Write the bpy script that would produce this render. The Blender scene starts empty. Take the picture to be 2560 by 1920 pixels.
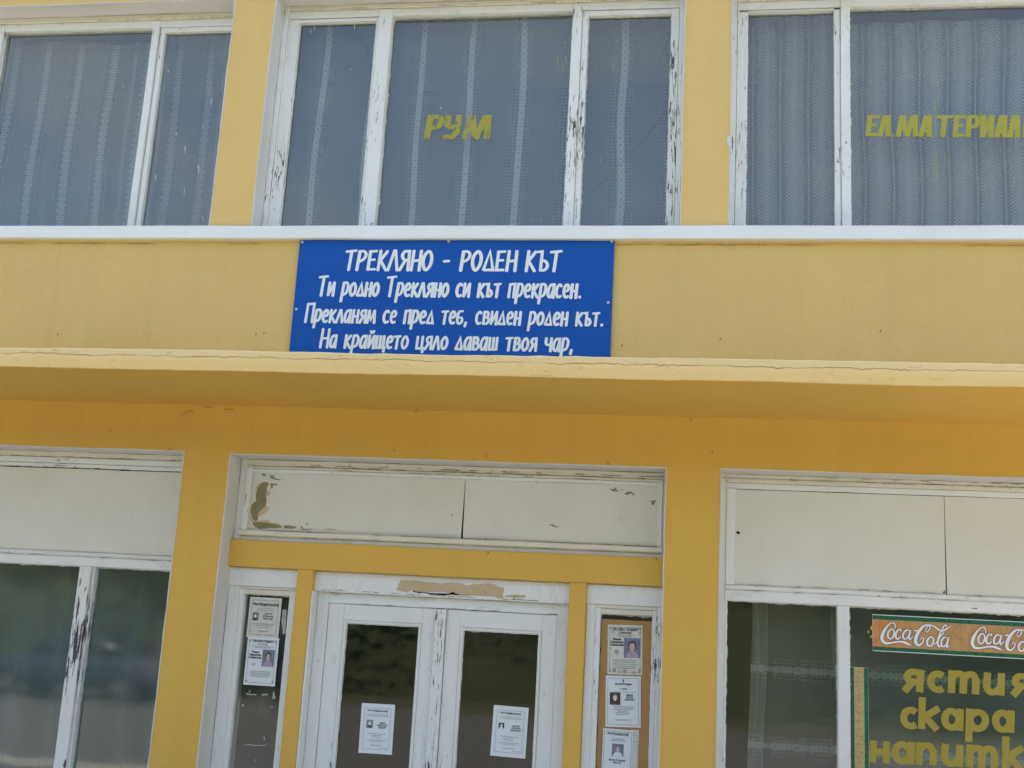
import bpy, math, random
from mathutils import Vector, Matrix, noise
random.seed(7)
sc = bpy.context.scene
col = sc.collection
# ------------------------------------------------------------------ camera
F = 2.8867; PITCH = 0.21452; YAW = 0.16052; ROLL = -0.05571
DIST = 7.3; EYE = 1.65
Rm = Matrix.Rotation(YAW, 3, 'Z') @ Matrix.Rotation(PITCH, 3, 'X') @ Matrix.Rotation(ROLL, 3, 'Y')
cam_d = bpy.data.cameras.new('camera'); cam = bpy.data.objects.new('camera', cam_d); col.objects.link(cam)
cam.matrix_world = Matrix.Translation((0, -DIST, EYE)) @ (Rm @ Matrix.Rotation(math.pi/2, 3, 'X')).to_4x4()
cam_d.sensor_width = 36; cam_d.lens = 36*F/2.56
cam_d.clip_start = 0.05; cam_d.clip_end = 1500
sc.camera = cam
# ------------------------------------------------------------------ sky and sun
SUN_EL = math.radians(60); SUN_AZ = math.radians(155)      # azimuth off the facade's normal: the sun stands behind the building
w = bpy.data.worlds.new('World'); sc.world = w; w.use_nodes = True
nt = w.node_tree; nt.nodes.clear()
sky = nt.nodes.new('ShaderNodeTexSky'); sky.sky_type = 'NISHITA'; sky.sun_disc = False
sky.sun_elevation = SUN_EL; sky.sun_rotation = math.radians(180) - SUN_AZ
sky.dust_density = 5.0; sky.air_density = 1.0; sky.ozone_density = 0.6
bg = nt.nodes.new('ShaderNodeBackground'); bg.inputs['Strength'].default_value = 0.10
wo = nt.nodes.new('ShaderNodeOutputWorld')
bw = nt.nodes.new('ShaderNodeRGBToBW'); nt.links.new(sky.outputs[0], bw.inputs[0])
gain = nt.nodes.new('ShaderNodeMath'); gain.operation = 'MULTIPLY'; gain.inputs[1].default_value = 1.35; nt.links.new(bw.outputs[0], gain.inputs[0])
tc = nt.nodes.new('ShaderNodeTexCoord'); mpg = nt.nodes.new('ShaderNodeMapping'); mpg.inputs['Scale'].default_value = (1, 1, 2.4); nt.links.new(tc.outputs['Generated'], mpg.inputs[0])
cn = nt.nodes.new('ShaderNodeTexNoise'); cn.inputs['Scale'].default_value = 3.0; cn.inputs['Detail'].default_value = 8; cn.inputs['Roughness'].default_value = 0.6; nt.links.new(mpg.outputs[0], cn.inputs['Vector'])
mr = nt.nodes.new('ShaderNodeMapRange'); mr.inputs[1].default_value = 0.45; mr.inputs[2].default_value = 0.68; mr.inputs[4].default_value = 0.6; nt.links.new(cn.outputs[0], mr.inputs[0])
mx = nt.nodes.new('ShaderNodeMix'); mx.data_type = 'RGBA'; nt.links.new(mr.outputs[0], mx.inputs[0]); nt.links.new(sky.outputs[0], mx.inputs[6]); nt.links.new(gain.outputs[0], mx.inputs[7])
nt.links.new(mx.outputs[2], bg.inputs[0]); nt.links.new(bg.outputs[0], wo.inputs[0])
sd = bpy.data.lights.new('sun', 'SUN'); sun = bpy.data.objects.new('sun', sd); col.objects.link(sun)
sd.energy = 4.0; sd.angle = math.radians(0.5); sd.color = (1.0, 0.93, 0.80)
sdir = Vector((math.sin(SUN_AZ)*math.cos(SUN_EL), -math.cos(SUN_AZ)*math.cos(SUN_EL), math.sin(SUN_EL)))
sun.rotation_euler = sdir.to_track_quat('Z', 'Y').to_euler()
vs = sc.view_settings
sc.display_settings.display_device = 'sRGB'
vs.view_transform = 'Standard'; vs.look = 'None'; vs.gamma = 1; vs.use_curve_mapping = False
vs.exposure = 2.38
sc.cycles.max_bounces = 10; sc.cycles.transparent_max_bounces = 16
sc.cycles.use_denoising = True

# ------------------------------------------------------------------ helpers
def at(px, py, Y=0.0):
    """a point of the plane at depth Y, seen at photograph pixel px, py (2560 x 1920)"""
    d = Rm @ Vector(((px-1280)/1000, F, (960-py)/1000))
    t = (DIST+Y)/d.y
    return d.x*t, EYE + d.z*t
def rect(tl, tr, br, bl, Y):
    a, b, c, d = at(*tl, Y), at(*tr, Y), at(*br, Y), at(*bl, Y)
    return (a[0]+d[0])/2, (b[0]+c[0])/2, (c[1]+d[1])/2, (a[1]+b[1])/2      # x0, x1, z0, z1
def X(px, py, Y): return at(px, py, Y)[0]
def Z(px, py, Y): return at(px, py, Y)[1]
def Xm(a, b, Y): return (at(*a, Y)[0]+at(*b, Y)[0])/2
def Zm(pts, Y): return sum(at(*p, Y)[1] for p in pts)/len(pts)

def wob(v, amp, fr=2.3):
    p = Vector(v)
    n = noise.noise_vector(p*fr) + noise.noise_vector(p*fr*4.1)*0.45
    return p + n*amp
def link(name, me, mat=None, parent=None, smooth=False):
    o = bpy.data.objects.new(name, me); col.objects.link(o)
    if mat is not None:
        for m in (mat if isinstance(mat, (list, tuple)) else [mat]): me.materials.append(m)
    if parent is not None: o.parent = parent
    if smooth:
        for p in me.polygons: p.use_smooth = True
    return o
class MB:
    def __init__(s): s.v = []; s.f = []; s.m = []
    def add(s, vs_, fs_, m=0):
        b = len(s.v); s.v += [tuple(v) for v in vs_]
        for f in fs_: s.f.append(tuple(b+i for i in f)); s.m.append(m)
    def box(s, x0, x1, y0, y1, z0, z1, m=0):
        s.add([(x0,y0,z0),(x1,y0,z0),(x1,y1,z0),(x0,y1,z0),(x0,y0,z1),(x1,y0,z1),(x1,y1,z1),(x0,y1,z1)],
              [(0,3,2,1),(4,5,6,7),(0,1,5,4),(1,2,6,5),(2,3,7,6),(3,0,4,7)], m)
    def bar(s, x0, x1, y0, y1, z0, z1, ch=0.004, amp=0.0015, seg=0.09, m=0):
        """chamfered bar along its longest side with slightly uneven faces"""
        dx, dy, dz = x1-x0, y1-y0, z1-z0
        ax = max(range(3), key=lambda i: (dx, dy, dz)[i])
        L = (dx, dy, dz)[ax]; n = max(1, min(80, int(L/seg)))
        lo = [x0, y0, z0]; hi = [x1, y1, z1]
        b, c = [(1, 2), (2, 0), (0, 1)][ax]
        ch = min(ch, 0.45*(hi[b]-lo[b]), 0.45*(hi[c]-lo[c]))
        ring = [(lo[b]+ch, lo[c]), (hi[b]-ch, lo[c]), (hi[b], lo[c]+ch), (hi[b], hi[c]-ch), (hi[b]-ch, hi[c]), (lo[b]+ch, hi[c]), (lo[b], hi[c]-ch), (lo[b], lo[c]+ch)]
        V = []
        for i in range(n+1):
            t = lo[ax]+L*i/n
            for (p, q) in ring:
                v = [0, 0, 0]; v[ax] = t; v[b] = p; v[c] = q
                V.append(wob(v, amp))
        Fc = []
        for i in range(n):
            for k in range(8):
                a = i*8+k; d = i*8+(k+1) % 8
                Fc.append((a, d, d+8, a+8))
        Fc.append(tuple(range(7, -1, -1))); Fc.append(tuple(n*8+k for k in range(8)))
        s.add(V, Fc, m)
    def build(s, name, mat, parent=None, smooth=False):
        me = bpy.data.meshes.new(name); me.from_pydata(s.v, [], s.f); me.update()
        o = link(name, me, mat, parent, smooth)
        if isinstance(mat, (list, tuple)):
            for p, m in zip(me.polygons, s.m): p.material_index = m
        return o
def bar(name, x0, x1, y0, y1, z0, z1, mat, parent, ch=0.004, amp=0.0015):
    m = MB(); m.bar(min(x0, x1), max(x0, x1), y0, y1, min(z0, z1), max(z0, z1), ch, amp); return m.build(name, mat, parent)
def box(name, x0, x1, y0, y1, z0, z1, mat, parent=None):
    m = MB(); m.box(x0, x1, y0, y1, z0, z1); return m.build(name, mat, parent)
def tag(o, label=None, cat=None, group=None, kind=None):
    if label: o['label'] = label
    if cat: o['category'] = cat
    if group: o['group'] = group
    if kind: o['kind'] = kind
    return o

# ------------------------------------------------------------------ materials
class N:
    """small node-graph builder"""
    def __init__(s, name):
        s.mat = bpy.data.materials.new(name); s.mat.use_nodes = True
        s.t = s.mat.node_tree; s.t.nodes.clear()
        s.out = s.t.nodes.new('ShaderNodeOutputMaterial')
    def n(s, ty, **kw):
        nd = s.t.nodes.new(ty)
        for k, v in kw.items():
            if k.startswith('_'): setattr(nd, k[1:], v)
            else:
                i = int(k[1:]) if k[0] == 'i' and k[1:].isdigit() else k.replace('__', ' ')
                s.set(nd, i, v)
        return nd
    def set(s, nd, i, v):
        inp = nd.inputs[i]
        if isinstance(v, bpy.types.NodeSocket): s.t.links.new(v, inp)
        else:
            if inp.type == 'RGBA' and len(v) == 3: v = (*v, 1)
            inp.default_value = v
    def math(s, op, a, b=None, c=None, clamp=False):
        nd = s.t.nodes.new('ShaderNodeMath'); nd.operation = op; nd.use_clamp = clamp
        for i, v in enumerate((a, b, c)):
            if v is not None: s.set(nd, i, v)
        return nd.outputs[0]
    def coords(s, scale=(1, 1, 1), loc=(0, 0, 0)):
        g = s.n('ShaderNodeNewGeometry')
        mp = s.n('ShaderNodeMapping'); s.set(mp, 'Vector', g.outputs['Position']); s.set(mp, 'Scale', scale); s.set(mp, 'Location', loc)
        return mp.outputs[0]
    def noise(s, vec, scale=5, detail=4, rough=0.55, dist=0.0):
        nd = s.n('ShaderNodeTexNoise'); s.set(nd, 'Vector', vec); s.set(nd, 'Scale', scale); s.set(nd, 'Detail', detail); s.set(nd, 'Roughness', rough); s.set(nd, 'Distortion', dist)
        return nd.outputs[0]
    def ramp(s, fac, p0, p1, c0=0.0, c1=1.0):
        nd = s.n('ShaderNodeMapRange'); nd.clamp = True
        for i, v in zip(range(5), (fac, p0, p1, c0, c1)): s.set(nd, i, v)
        return nd.outputs[0]
    def mix(s, fac, a, b, mode='MIX'):
        nd = s.t.nodes.new('ShaderNodeMix'); nd.data_type = 'RGBA'; nd.blend_type = mode
        s.set(nd, 0, fac); s.set(nd, 6, a); s.set(nd, 7, b); return nd.outputs[2]
    def bump(s, h, strength=0.3, dist=0.01):
        nd = s.n('ShaderNodeBump'); s.set(nd, 'Height', h); s.set(nd, 'Strength', strength); s.set(nd, 'Distance', dist); return nd.outputs[0]
    def principled(s, color, rough=0.6, normal=None, spec=0.4, **kw):
        nd = s.n('ShaderNodeBsdfPrincipled'); s.set(nd, 'Base Color', color); s.set(nd, 'Roughness', rough); s.set(nd, 'Specular IOR Level', spec)
        if normal is not None: s.set(nd, 'Normal', normal)
        for k, v in kw.items(): s.set(nd, k.replace('_', ' '), v)
        return nd.outputs[0]
    def done(s, sh): s.t.links.new(sh, s.out.inputs[0]); return s.mat

WALL = (0.70, 0.435, 0.088)      # wall yellow, with warm light bounced under the canopy painted in
SKYLIT_WALL = (0.73, 0.52, 0.19)    # same yellow, paler: skylight on the upper storey is painted in
def wall_mat(name, base, cracks=False):
    g = N(name); P = g.coords()
    big = g.noise(P, 0.9, 3, 0.6); mid = g.noise(g.coords((1, 1, 0.35)), 5, 5, 0.6); fine = g.noise(P, 90, 4, 0.7)
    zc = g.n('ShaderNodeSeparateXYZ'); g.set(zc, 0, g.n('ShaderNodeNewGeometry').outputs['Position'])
    two = g.mix(g.ramp(zc.outputs[2], 3.10, 3.14), base, SKYLIT_WALL)  # light put into the colour: deeper bounce tone below canopy height, paler skylit tone above
    c = g.mix(g.ramp(big, 0.35, 0.7, 0, 0.6), two, g.mix(1.0, two, (0.90, 0.90, 0.90), 'MULTIPLY'))
    streak = g.ramp(g.noise(g.coords((1, 1, 0.05)), 7, 6, 0.65), 0.50, 0.78, 0, 0.30)
    c = g.mix(streak, c, g.mix(1.0, c, (0.80, 0.80, 0.82), 'MULTIPLY'))
    scuff = g.ramp(g.noise(g.coords((1, 1, 1), (4, 1, 2)), 2.2, 8, 0.72), 0.56, 0.70, 0, 0.35)
    c = g.mix(scuff, c, g.mix(1.0, c, (1.05, 1.10, 1.30), 'MULTIPLY'))
    grain = g.ramp(g.noise(P, 190, 3, 0.8), 0.3, 0.7, 0.94, 1.05); gc = g.n('ShaderNodeCombineColor')
    for i_ in range(3): g.set(gc, i_, grain)
    c = g.mix(1.0, c, gc.outputs[0], 'MULTIPLY')
    vo = g.n('ShaderNodeTexVoronoi', _feature='F1'); g.set(vo, 'Vector', g.coords((1, 1, 0.6))); g.set(vo, 'Scale', 3.1); g.set(vo, 'Randomness', 1.0)
    dd = g.math('ADD', vo.outputs['Distance'], g.math('MULTIPLY', g.math('SUBTRACT', g.noise(P, 60, 2), 0.5), 0.05))
    rnd = g.n('ShaderNodeSeparateColor'); g.set(rnd, 0, vo.outputs['Color'])
    spot = g.math('MULTIPLY', g.ramp(dd, 0.016, 0.034, 1, 0), g.ramp(rnd.outputs[0], 0.25, 0.3))
    c = g.mix(g.math('MULTIPLY', spot, 0.8), c, (0.07, 0.045, 0.025))
    h = g.math('ADD', g.math('MULTIPLY', fine, 0.5), g.math('MULTIPLY', g.noise(P, 14, 3), 1.5))
    if cracks:
        # a wandering crack line along the canopy edge, with paler scaled plaster above it
        pos = g.n('ShaderNodeSeparateXYZ'); g.set(pos, 0, g.n('ShaderNodeNewGeometry').outputs['Position'])
        line = g.math('ADD', g.math('ADD', pos.outputs[2], -3.150), g.math('MULTIPLY', g.math('SUBTRACT', g.noise(g.coords((1, 0, 0)), 3.2, 11, 0.80), 0.5), 0.085))
        near = g.math('ABSOLUTE', line)
        wid = g.ramp(g.noise(g.coords((1, 1, 0)), 5, 2), 0.30, 0.62, 0.0006, 0.0030)
        cr = g.math('MULTIPLY', g.math('LESS_THAN', near, wid), 0.85)
        # a paler yellow mixed over the front edge
        c = g.mix(0.62, c, (0.82, 0.63, 0.30))
        c = g.mix(g.math('MULTIPLY', g.ramp(line, -0.002, 0.002), 0.45), c, (0.74, 0.60, 0.32))
        c = g.mix(cr, c, (0.36, 0.20, 0.06))
        c = g.mix(g.math('MULTIPLY', g.ramp(g.noise(g.coords((3, 3, 14)), 3, 6, 0.7), 0.6, 0.68), 0.45), c, (0.36, 0.25, 0.11))
        h = g.math('SUBTRACT', g.math('MULTIPLY', h, 1.6), g.math('MULTIPLY', cr, 3))
    return g.done(g.principled(c, 0.82, g.bump(h, 0.6, 0.005), 0.25))
def white_mat(name, wear=0.0, axis='v', base=(0.78, 0.79, 0.765), dirt=0.3, rough=0.42, chip=(0.035, 0.028, 0.026), local=0.5, fs=75):
    """old gloss paint; wear 0..1 sets how many chips show, stretched along the timber"""
    g = N(name); P = g.coords()
    st = (1, 1, 0.11) if axis == 'v' else (0.11, 1, 1)
    s2 = (1, 1, 0.3) if axis == 'v' else (0.3, 1, 1)
    c = g.mix(g.ramp(g.noise(P, 3, 4), 0.3, 0.75), base, tuple(k*f for k, f in zip(base, (0.93, 0.92, 0.88))))
    grime = g.ramp(g.noise(g.coords(s2), 22, 6, 0.68), 0.56, 0.75, 0, dirt)
    c = g.mix(grime, c, (0.36, 0.33, 0.27))
    brush = g.noise(g.coords(st), 160, 3, 0.6)
    h = g.math('MULTIPLY', brush, 0.7)
    if wear > 0:
        a = g.noise(g.coords(st), fs, 7, 0.70, 0.6)
        b = g.noise(g.coords((1, 1, 1) , (3.1, 0, 1.7)), 2.1, 3, 0.6)
        k = g.math('ADD', a, g.math('MULTIPLY', g.math('SUBTRACT', b, 0.5), local))
        th = 0.80 - 0.20*wear
        m = g.ramp(k, th, th+0.012)
        halo = g.ramp(k, th-0.03, th, 0, 0.3)
        c = g.mix(halo, c, (0.50, 0.46, 0.38))
        c = g.mix(m, c, g.mix(g.noise(P, 40, 2), chip, tuple(x*3+0.02 for x in chip)))
        h = g.math('SUBTRACT', h, g.math('MULTIPLY', m, 2.5))
    return g.done(g.principled(c, g.ramp(g.noise(P, 20, 3), 0.3, 0.7, rough-0.05, rough+0.2), g.bump(h, 0.4, 0.0025), 0.4))
def simple(name, c, rough=0.6, var=0.12, sc_=12, bump_=0.2, spec=0.3):
    g = N(name); P = g.coords(); n_ = g.noise(P, sc_, 5, 0.6)
    cc = g.mix(n_, tuple(min(1, k*(1+var)) for k in c), tuple(k*(1-var) for k in c))
    return g.done(g.principled(cc, rough, g.bump(g.noise(P, sc_*8, 3), bump_, 0.002), spec))

M = {}
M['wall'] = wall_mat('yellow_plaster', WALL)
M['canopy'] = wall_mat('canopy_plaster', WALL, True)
M['white'] = white_mat('white_paint', 0.0)
M['reveal'] = white_mat('reveal_plaster', 0.0, base=(0.66, 0.655, 0.63), dirt=0.12, rough=0.75)
M['sill'] = white_mat('sill_paint', 0.0, 'h', base=(0.80, 0.83, 0.83), dirt=0.10)
M['worn_v'] = white_mat('worn_white_paint_vertical', 0.88)
M['worn_h'] = white_mat('worn_white_paint_horizontal', 0.5, 'h', dirt=0.5)
M['cream_h'] = white_mat('cream_trim_paint', 0.34, 'h', base=(0.74, 0.70, 0.58), dirt=0.5, chip=(0.13, 0.09, 0.06))
M['heavy_v'] = white_mat('flaking_white_paint', 1.12, local=0.38)
M['heavier_v'] = white_mat('badly_flaking_white_paint', 1.3, local=0.5, fs=42, chip=(0.03, 0.024, 0.034))
M['light_v'] = white_mat('light_worn_paint', 0.68)
M['panel'] = white_mat('panel_paint', 0.0, base=(0.71, 0.70, 0.63), dirt=0.10, rough=0.5)
M['putty'] = simple('window_putty', (0.55, 0.56, 0.50), 0.8)
M['dark'] = simple('dark_gap', (0.012, 0.011, 0.010), 0.9)
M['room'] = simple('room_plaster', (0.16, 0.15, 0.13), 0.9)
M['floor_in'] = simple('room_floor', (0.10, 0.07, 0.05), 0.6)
M['bare'] = simple('bare_board', (0.25, 0.23, 0.12), 0.8, 0.35, 9)
M['flake'] = simple('curled_paint', (0.60, 0.46, 0.28), 0.7, 0.2, 30)
M['oldplaster'] = None
M['plywood'] = simple('fibreboard', (0.42, 0.24, 0.085), 0.7, 0.25, 7)
M['screw'] = simple('zinc_screw', (0.55, 0.57, 0.58), 0.4)
M['vinyl_white'] = simple('white_vinyl', (0.80, 0.83, 0.84), 0.5, 0.04)
M['black_print'] = simple('black_ink', (0.07, 0.07, 0.075), 0.6)
M['grey_print'] = simple('grey_ink', (0.26, 0.26, 0.27), 0.6)
def mk_old():
    g = N('old_plaster'); P = g.coords()
    c = g.mix(g.ramp(g.noise(P, 9, 5, 0.7), 0.42, 0.6), (0.56, 0.43, 0.28), (0.52, 0.41, 0.23))
    c = g.mix(g.ramp(g.noise(P, 30, 5, 0.7), 0.60, 0.63, 0, 0.6), c, (0.70, 0.66, 0.54))
    c = g.mix(g.ramp(g.noise(g.coords((1, 1, 1), (5, 2, 1)), 18, 5, 0.7), 0.63, 0.67, 0, 0.7), c, (0.22, 0.18, 0.12))
    return g.done(g.principled(c, 0.9, g.bump(g.noise(P, 50, 4), 0.6, 0.004), 0.2))
M['oldplaster'] = mk_old()
def mk_blue():
    g = N('blue_sign_paint'); P = g.coords()
    c = g.mix(g.noise(P, 2.5, 4), (0.003, 0.080, 0.385), (0.005, 0.092, 0.415))
    return g.done(g.principled(c, 0.5, g.bump(g.noise(P, 3, 2), 0.15, 0.01), 0.2))
M['blue'] = mk_blue()
def mk_glass(name, refl=0.09, dust=0.05, tint=(0.93, 0.94, 0.93), dirt_scale=1.6, wav=0.10, rgh=0.012):
    g = N(name); P = g.coords()
    lw = g.n('ShaderNodeFresnel'); g.set(lw, 'IOR', 1.5)
    front = g.math('SUBTRACT', 1.0, g.n('ShaderNodeNewGeometry').outputs['Backfacing'])     # one clean reflection per pane, from its outer face
    fac = g.math('MULTIPLY', g.math('ADD', g.math('MULTIPLY', lw.outputs[0], 2.0), refl-0.054), front, clamp=True)
    wave = g.bump(g.noise(P, 1.7, 2), wav, 0.01)
    gl = g.n('ShaderNodeBsdfGlossy'); g.set(gl, 'Color', (1, 1, 1)); g.set(gl, 'Roughness', rgh); g.set(gl, 'Normal', wave)
    tr = g.n('ShaderNodeBsdfTransparent'); g.set(tr, 'Color', tint)
    df = g.n('ShaderNodeBsdfDiffuse'); g.set(df, 'Color', (0.52, 0.58, 0.58))
    m1 = g.n('ShaderNodeMixShader'); g.set(m1, 0, fac); g.set(m1, 1, tr.outputs[0]); g.set(m1, 2, gl.outputs[0])
    streak = g.noise(g.coords((1, 1, 0.08)), 28, 4, 0.6)
    blot = g.noise(P, dirt_scale, 4, 0.6)
    d = g.math('MULTIPLY', g.ramp(blot, 0.3, 0.8), dust*1.6)
    d = g.math('ADD', d, g.math('MULTIPLY', g.ramp(streak, 0.55, 0.8), dust*0.8))
    # pale paint specks and runs
    sp = g.noise(g.coords((1, 1, 0.16), (2, 0, 9)), 55, 3, 0.6)
    d = g.math('ADD', d, g.math('MULTIPLY', g.ramp(sp, 0.765, 0.775), 0.35), clamp=True)
    d = g.math('MULTIPLY', d, g.math('MULTIPLY', front, 1.8), clamp=True)
    m2 = g.n('ShaderNodeMixShader'); g.set(m2, 0, d); g.set(m2, 1, m1.outputs[0]); g.set(m2, 2, df.outputs[0])
    return g.done(m2.outputs[0])
M['glass_up'] = mk_glass('upper_window_glass', 0.070, 0.022, (0.90, 0.935, 0.925), wav=0.03)
M['glass_low'] = mk_glass('lower_window_glass', 0.055, 0.030, (0.86, 0.93, 0.92), wav=0.16, rgh=0.05)
M['glass_door'] = mk_glass('door_glass', 0.034, 0.006, wav=0.12, rgh=0.03)

M['glass_side'] = mk_glass('dirty_sidelight_glass', 0.045, 0.045, wav=0.4, rgh=0.05, dirt_scale=5)

def curtain_mat(name, kind, color=(0.62, 0.66, 0.68), base=0.42):
    g = N(name)
    uv = g.n('ShaderNodeUVMap'); s = g.n('ShaderNodeSeparateXYZ'); g.set(s, 0, uv.outputs[0])
    u, v = s.outputs[0], s.outputs[1]
    def rep(x, per, off=0.0):        # signed distance to the nearest centre of a repeat
        t = g.math('DIVIDE', g.math('ADD', x, off), per)
        return g.math('MULTIPLY', g.math('SUBTRACT', g.math('FRACT', t), 0.5), per)
    def hyp(a, b): return g.math('SQRT', g.math('ADD', g.math('POWER', a, 2.0), g.math('POWER', b, 2.0)))
    def ring(r, rad, wdt): return g.ramp(g.math('ABSOLUTE', g.math('SUBTRACT', r, rad)), wdt*0.5, wdt, 1, 0)
    if kind == 'chain':
        d = g.math('ABSOLUTE', rep(u, 0.372)); vv = rep(v, 0.052)
        r = hyp(d, vv)
        r2 = hyp(d, rep(v, 0.052, 0.026))
        a = g.math('MAXIMUM', ring(r, 0.011, 0.007), g.math('MULTIPLY', ring(r2, 0.017, 0.010), 0.9))
        core = g.ramp(g.math('ADD', d, g.math('MULTIPLY', g.math('ABSOLUTE', vv), 0.5)), 0.026, 0.036, 1, 0)
        a = g.math('MAXIMUM', g.math('MULTIPLY', core, 0.50), a)
        dots = g.math('LESS_THAN', hyp(rep(u, 0.0248, 0.0), rep(v, 0.026)), 0.006)
        halo = g.math('MULTIPLY', g.math('MULTIPLY', dots, g.ramp(d, 0.04, 0.10, 0.55, 0.0)), 0.8)
        a = g.math('MAXIMUM', a, halo)
        alpha = g.math('ADD', base, g.math('MULTIPLY', a, 0.52))
    elif kind == 'lace':
        d = g.math('ABSOLUTE', rep(u, 0.275)); 
        vo = g.n('ShaderNodeTexVoronoi', _feature='DISTANCE_TO_EDGE'); g.set(vo, 'Vector', uv.outputs[0]); g.set(vo, 'Scale', 44.0); g.set(vo, 'Randomness', 0.25)
        net = g.ramp(vo.outputs['Distance'], 0.10, 0.20, 1, 0)
        edge = g.math('ADD', 0.040, g.math('MULTIPLY', g.math('SINE', g.math('MULTIPLY', v, 120.0)), 0.009))
        band = g.ramp(g.math('SUBTRACT', d, edge), -0.004, 0.006, 1, 0)
        zz = g.math('ABSOLUTE', g.math('SUBTRACT', g.math('SUBTRACT', d, 0.088), g.math('MULTIPLY', g.math('SINE', g.math('MULTIPLY', v, 300.0)), 0.003)))
        thin = g.ramp(zz, 0.001, 0.003, 0.6, 0)
        a = g.math('MAXIMUM', g.math('MULTIPLY', band, g.math('ADD', 0.30, g.math('MULTIPLY', net, 0.75))), thin)
        alpha = g.math('ADD', base, g.math('MULTIPLY', a, 0.36))
    elif kind == 'feather':
        d = g.math('ABSOLUTE', rep(u, 0.186)); 
        drop = g.math('MULTIPLY', g.math('SUBTRACT', 1.0, g.math('POWER', 2.718, g.math('MULTIPLY', d, -26.0))), 0.085)
        ph = g.math('ADD', v, drop)
        st = g.math('ABSOLUTE', rep(ph, 0.0250))
        line = g.ramp(st, 0.0035, 0.0075, 1, 0)
        fade = g.ramp(d, 0.045, 0.072, 1, 0)
        solid = g.ramp(d, 0.0, 0.035, 0.55, 0)
        a = g.math('MAXIMUM', g.math('MULTIPLY', line, fade), solid)
        d2 = g.math('ABSOLUTE', rep(u, 0.186, 0.093))
        a = g.math('MAXIMUM', a, g.math('MULTIPLY', g.ramp(hyp(d2, rep(v, 0.016)), 0.005, 0.009, 1, 0.15), g.ramp(d2, 0.007, 0.011, 0.75, 0)))
        alpha = g.math('ADD', base, g.math('MULTIPLY', a, 0.44))
    elif kind == 'hbands':
        d = g.math('ABSOLUTE', rep(v, 0.475, 0.130)); uu = rep(u, 0.044)
        r = hyp(uu, d)
        a = g.math('MAXIMUM', ring(r, 0.014, 0.010), g.ramp(g.math('ADD', d, g.math('MULTIPLY', g.math('ABSOLUTE', uu), 0.6)), 0.024, 0.034, 0.7, 0))
        dots = g.math('LESS_THAN', hyp(rep(u, 0.022), rep(v, 0.024)), 0.0055)
        a = g.math('MAXIMUM', a, g.math('MULTIPLY', dots, g.ramp(d, 0.04, 0.10, 0.6, 0)))
        alpha = g.math('ADD', base, g.math('MULTIPLY', a, 0.36))
    else:
        alpha = g.math('ADD', base, 0.0)
    # weave seen at an angle closes up: folds read denser
    geo = g.n('ShaderNodeNewGeometry'); 
    lw = g.n('ShaderNodeLayerWeight'); g.set(lw, 'Blend', 0.35)
    alpha = g.math('ADD', alpha, g.math('MULTIPLY', lw.outputs['Facing'], 0.28), clamp=True)
    df = g.n('ShaderNodeBsdfDiffuse'); g.set(df, 'Color', color)
    tl = g.n('ShaderNodeBsdfTranslucent'); g.set(tl, 'Color', color)
    m0 = g.n('ShaderNodeMixShader'); g.set(m0, 0, 0.3); g.set(m0, 1, df.outputs[0]); g.set(m0, 2, tl.outputs[0])
    tr = g.n('ShaderNodeBsdfTransparent')
    m1 = g.n('ShaderNodeMixShader'); g.set(m1, 0, alpha); g.set(m1, 1, tr.outputs[0]); g.set(m1, 2, m0.outputs[0])
    return g.done(m1.outputs[0])
M['cur_chain'] = curtain_mat('chain_lace_sheer', 'chain', (0.75,0.77,0.745), base=0.21)
M['cur_lace'] = curtain_mat('floral_lace_sheer', 'lace', (0.75,0.77,0.745), base=0.21)
M['cur_feather'] = curtain_mat('feather_lace_sheer', 'feather', (0.75,0.75,0.74), base=0.17)
M['cur_bands'] = curtain_mat('banded_lace_sheer', 'hbands', (0.60, 0.66, 0.60), base=0.22)
M['cur_plain'] = curtain_mat('plain_sheer', 'plain', (0.66, 0.72, 0.70), base=0.26)

def paint_on_glass(name, c, scr=0.5, vert=True, wear=0.68):
    g = N(name)
    k = g.noise(g.coords((1, 1, 0.25) if vert else (1, 1, 1), (1, 0, 4)), 46, 5, 0.75, 0.4)
    m = g.ramp(k, wear, wear+0.01)
    df = g.principled(g.mix(g.noise(g.coords(), 14, 4), c, tuple(x*0.8 for x in c)), 0.6, None, 0.3)
    tr = g.n('ShaderNodeBsdfTransparent')
    ms = g.n('ShaderNodeMixShader'); g.set(ms, 0, g.math('MULTIPLY', m, scr)); g.set(ms, 1, df); g.set(ms, 2, tr.outputs[0])
    return g.done(ms.outputs[0])
M['yel_a'] = paint_on_glass('yellow_glass_paint', (0.41, 0.38, 0.06), 0.85, wear=0.57)
M['yel_b'] = paint_on_glass('yellow_glass_paint_sound', (0.43, 0.40, 0.06), 0.8, wear=0.68)
M['yel_c'] = paint_on_glass('mustard_glass_paint', (0.42, 0.33, 0.05), 0.6, False, 0.74)
M['yel_drip'] = paint_on_glass('pale_paint_run', (0.40, 0.40, 0.22), 0.8, True, 0.55)

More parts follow.
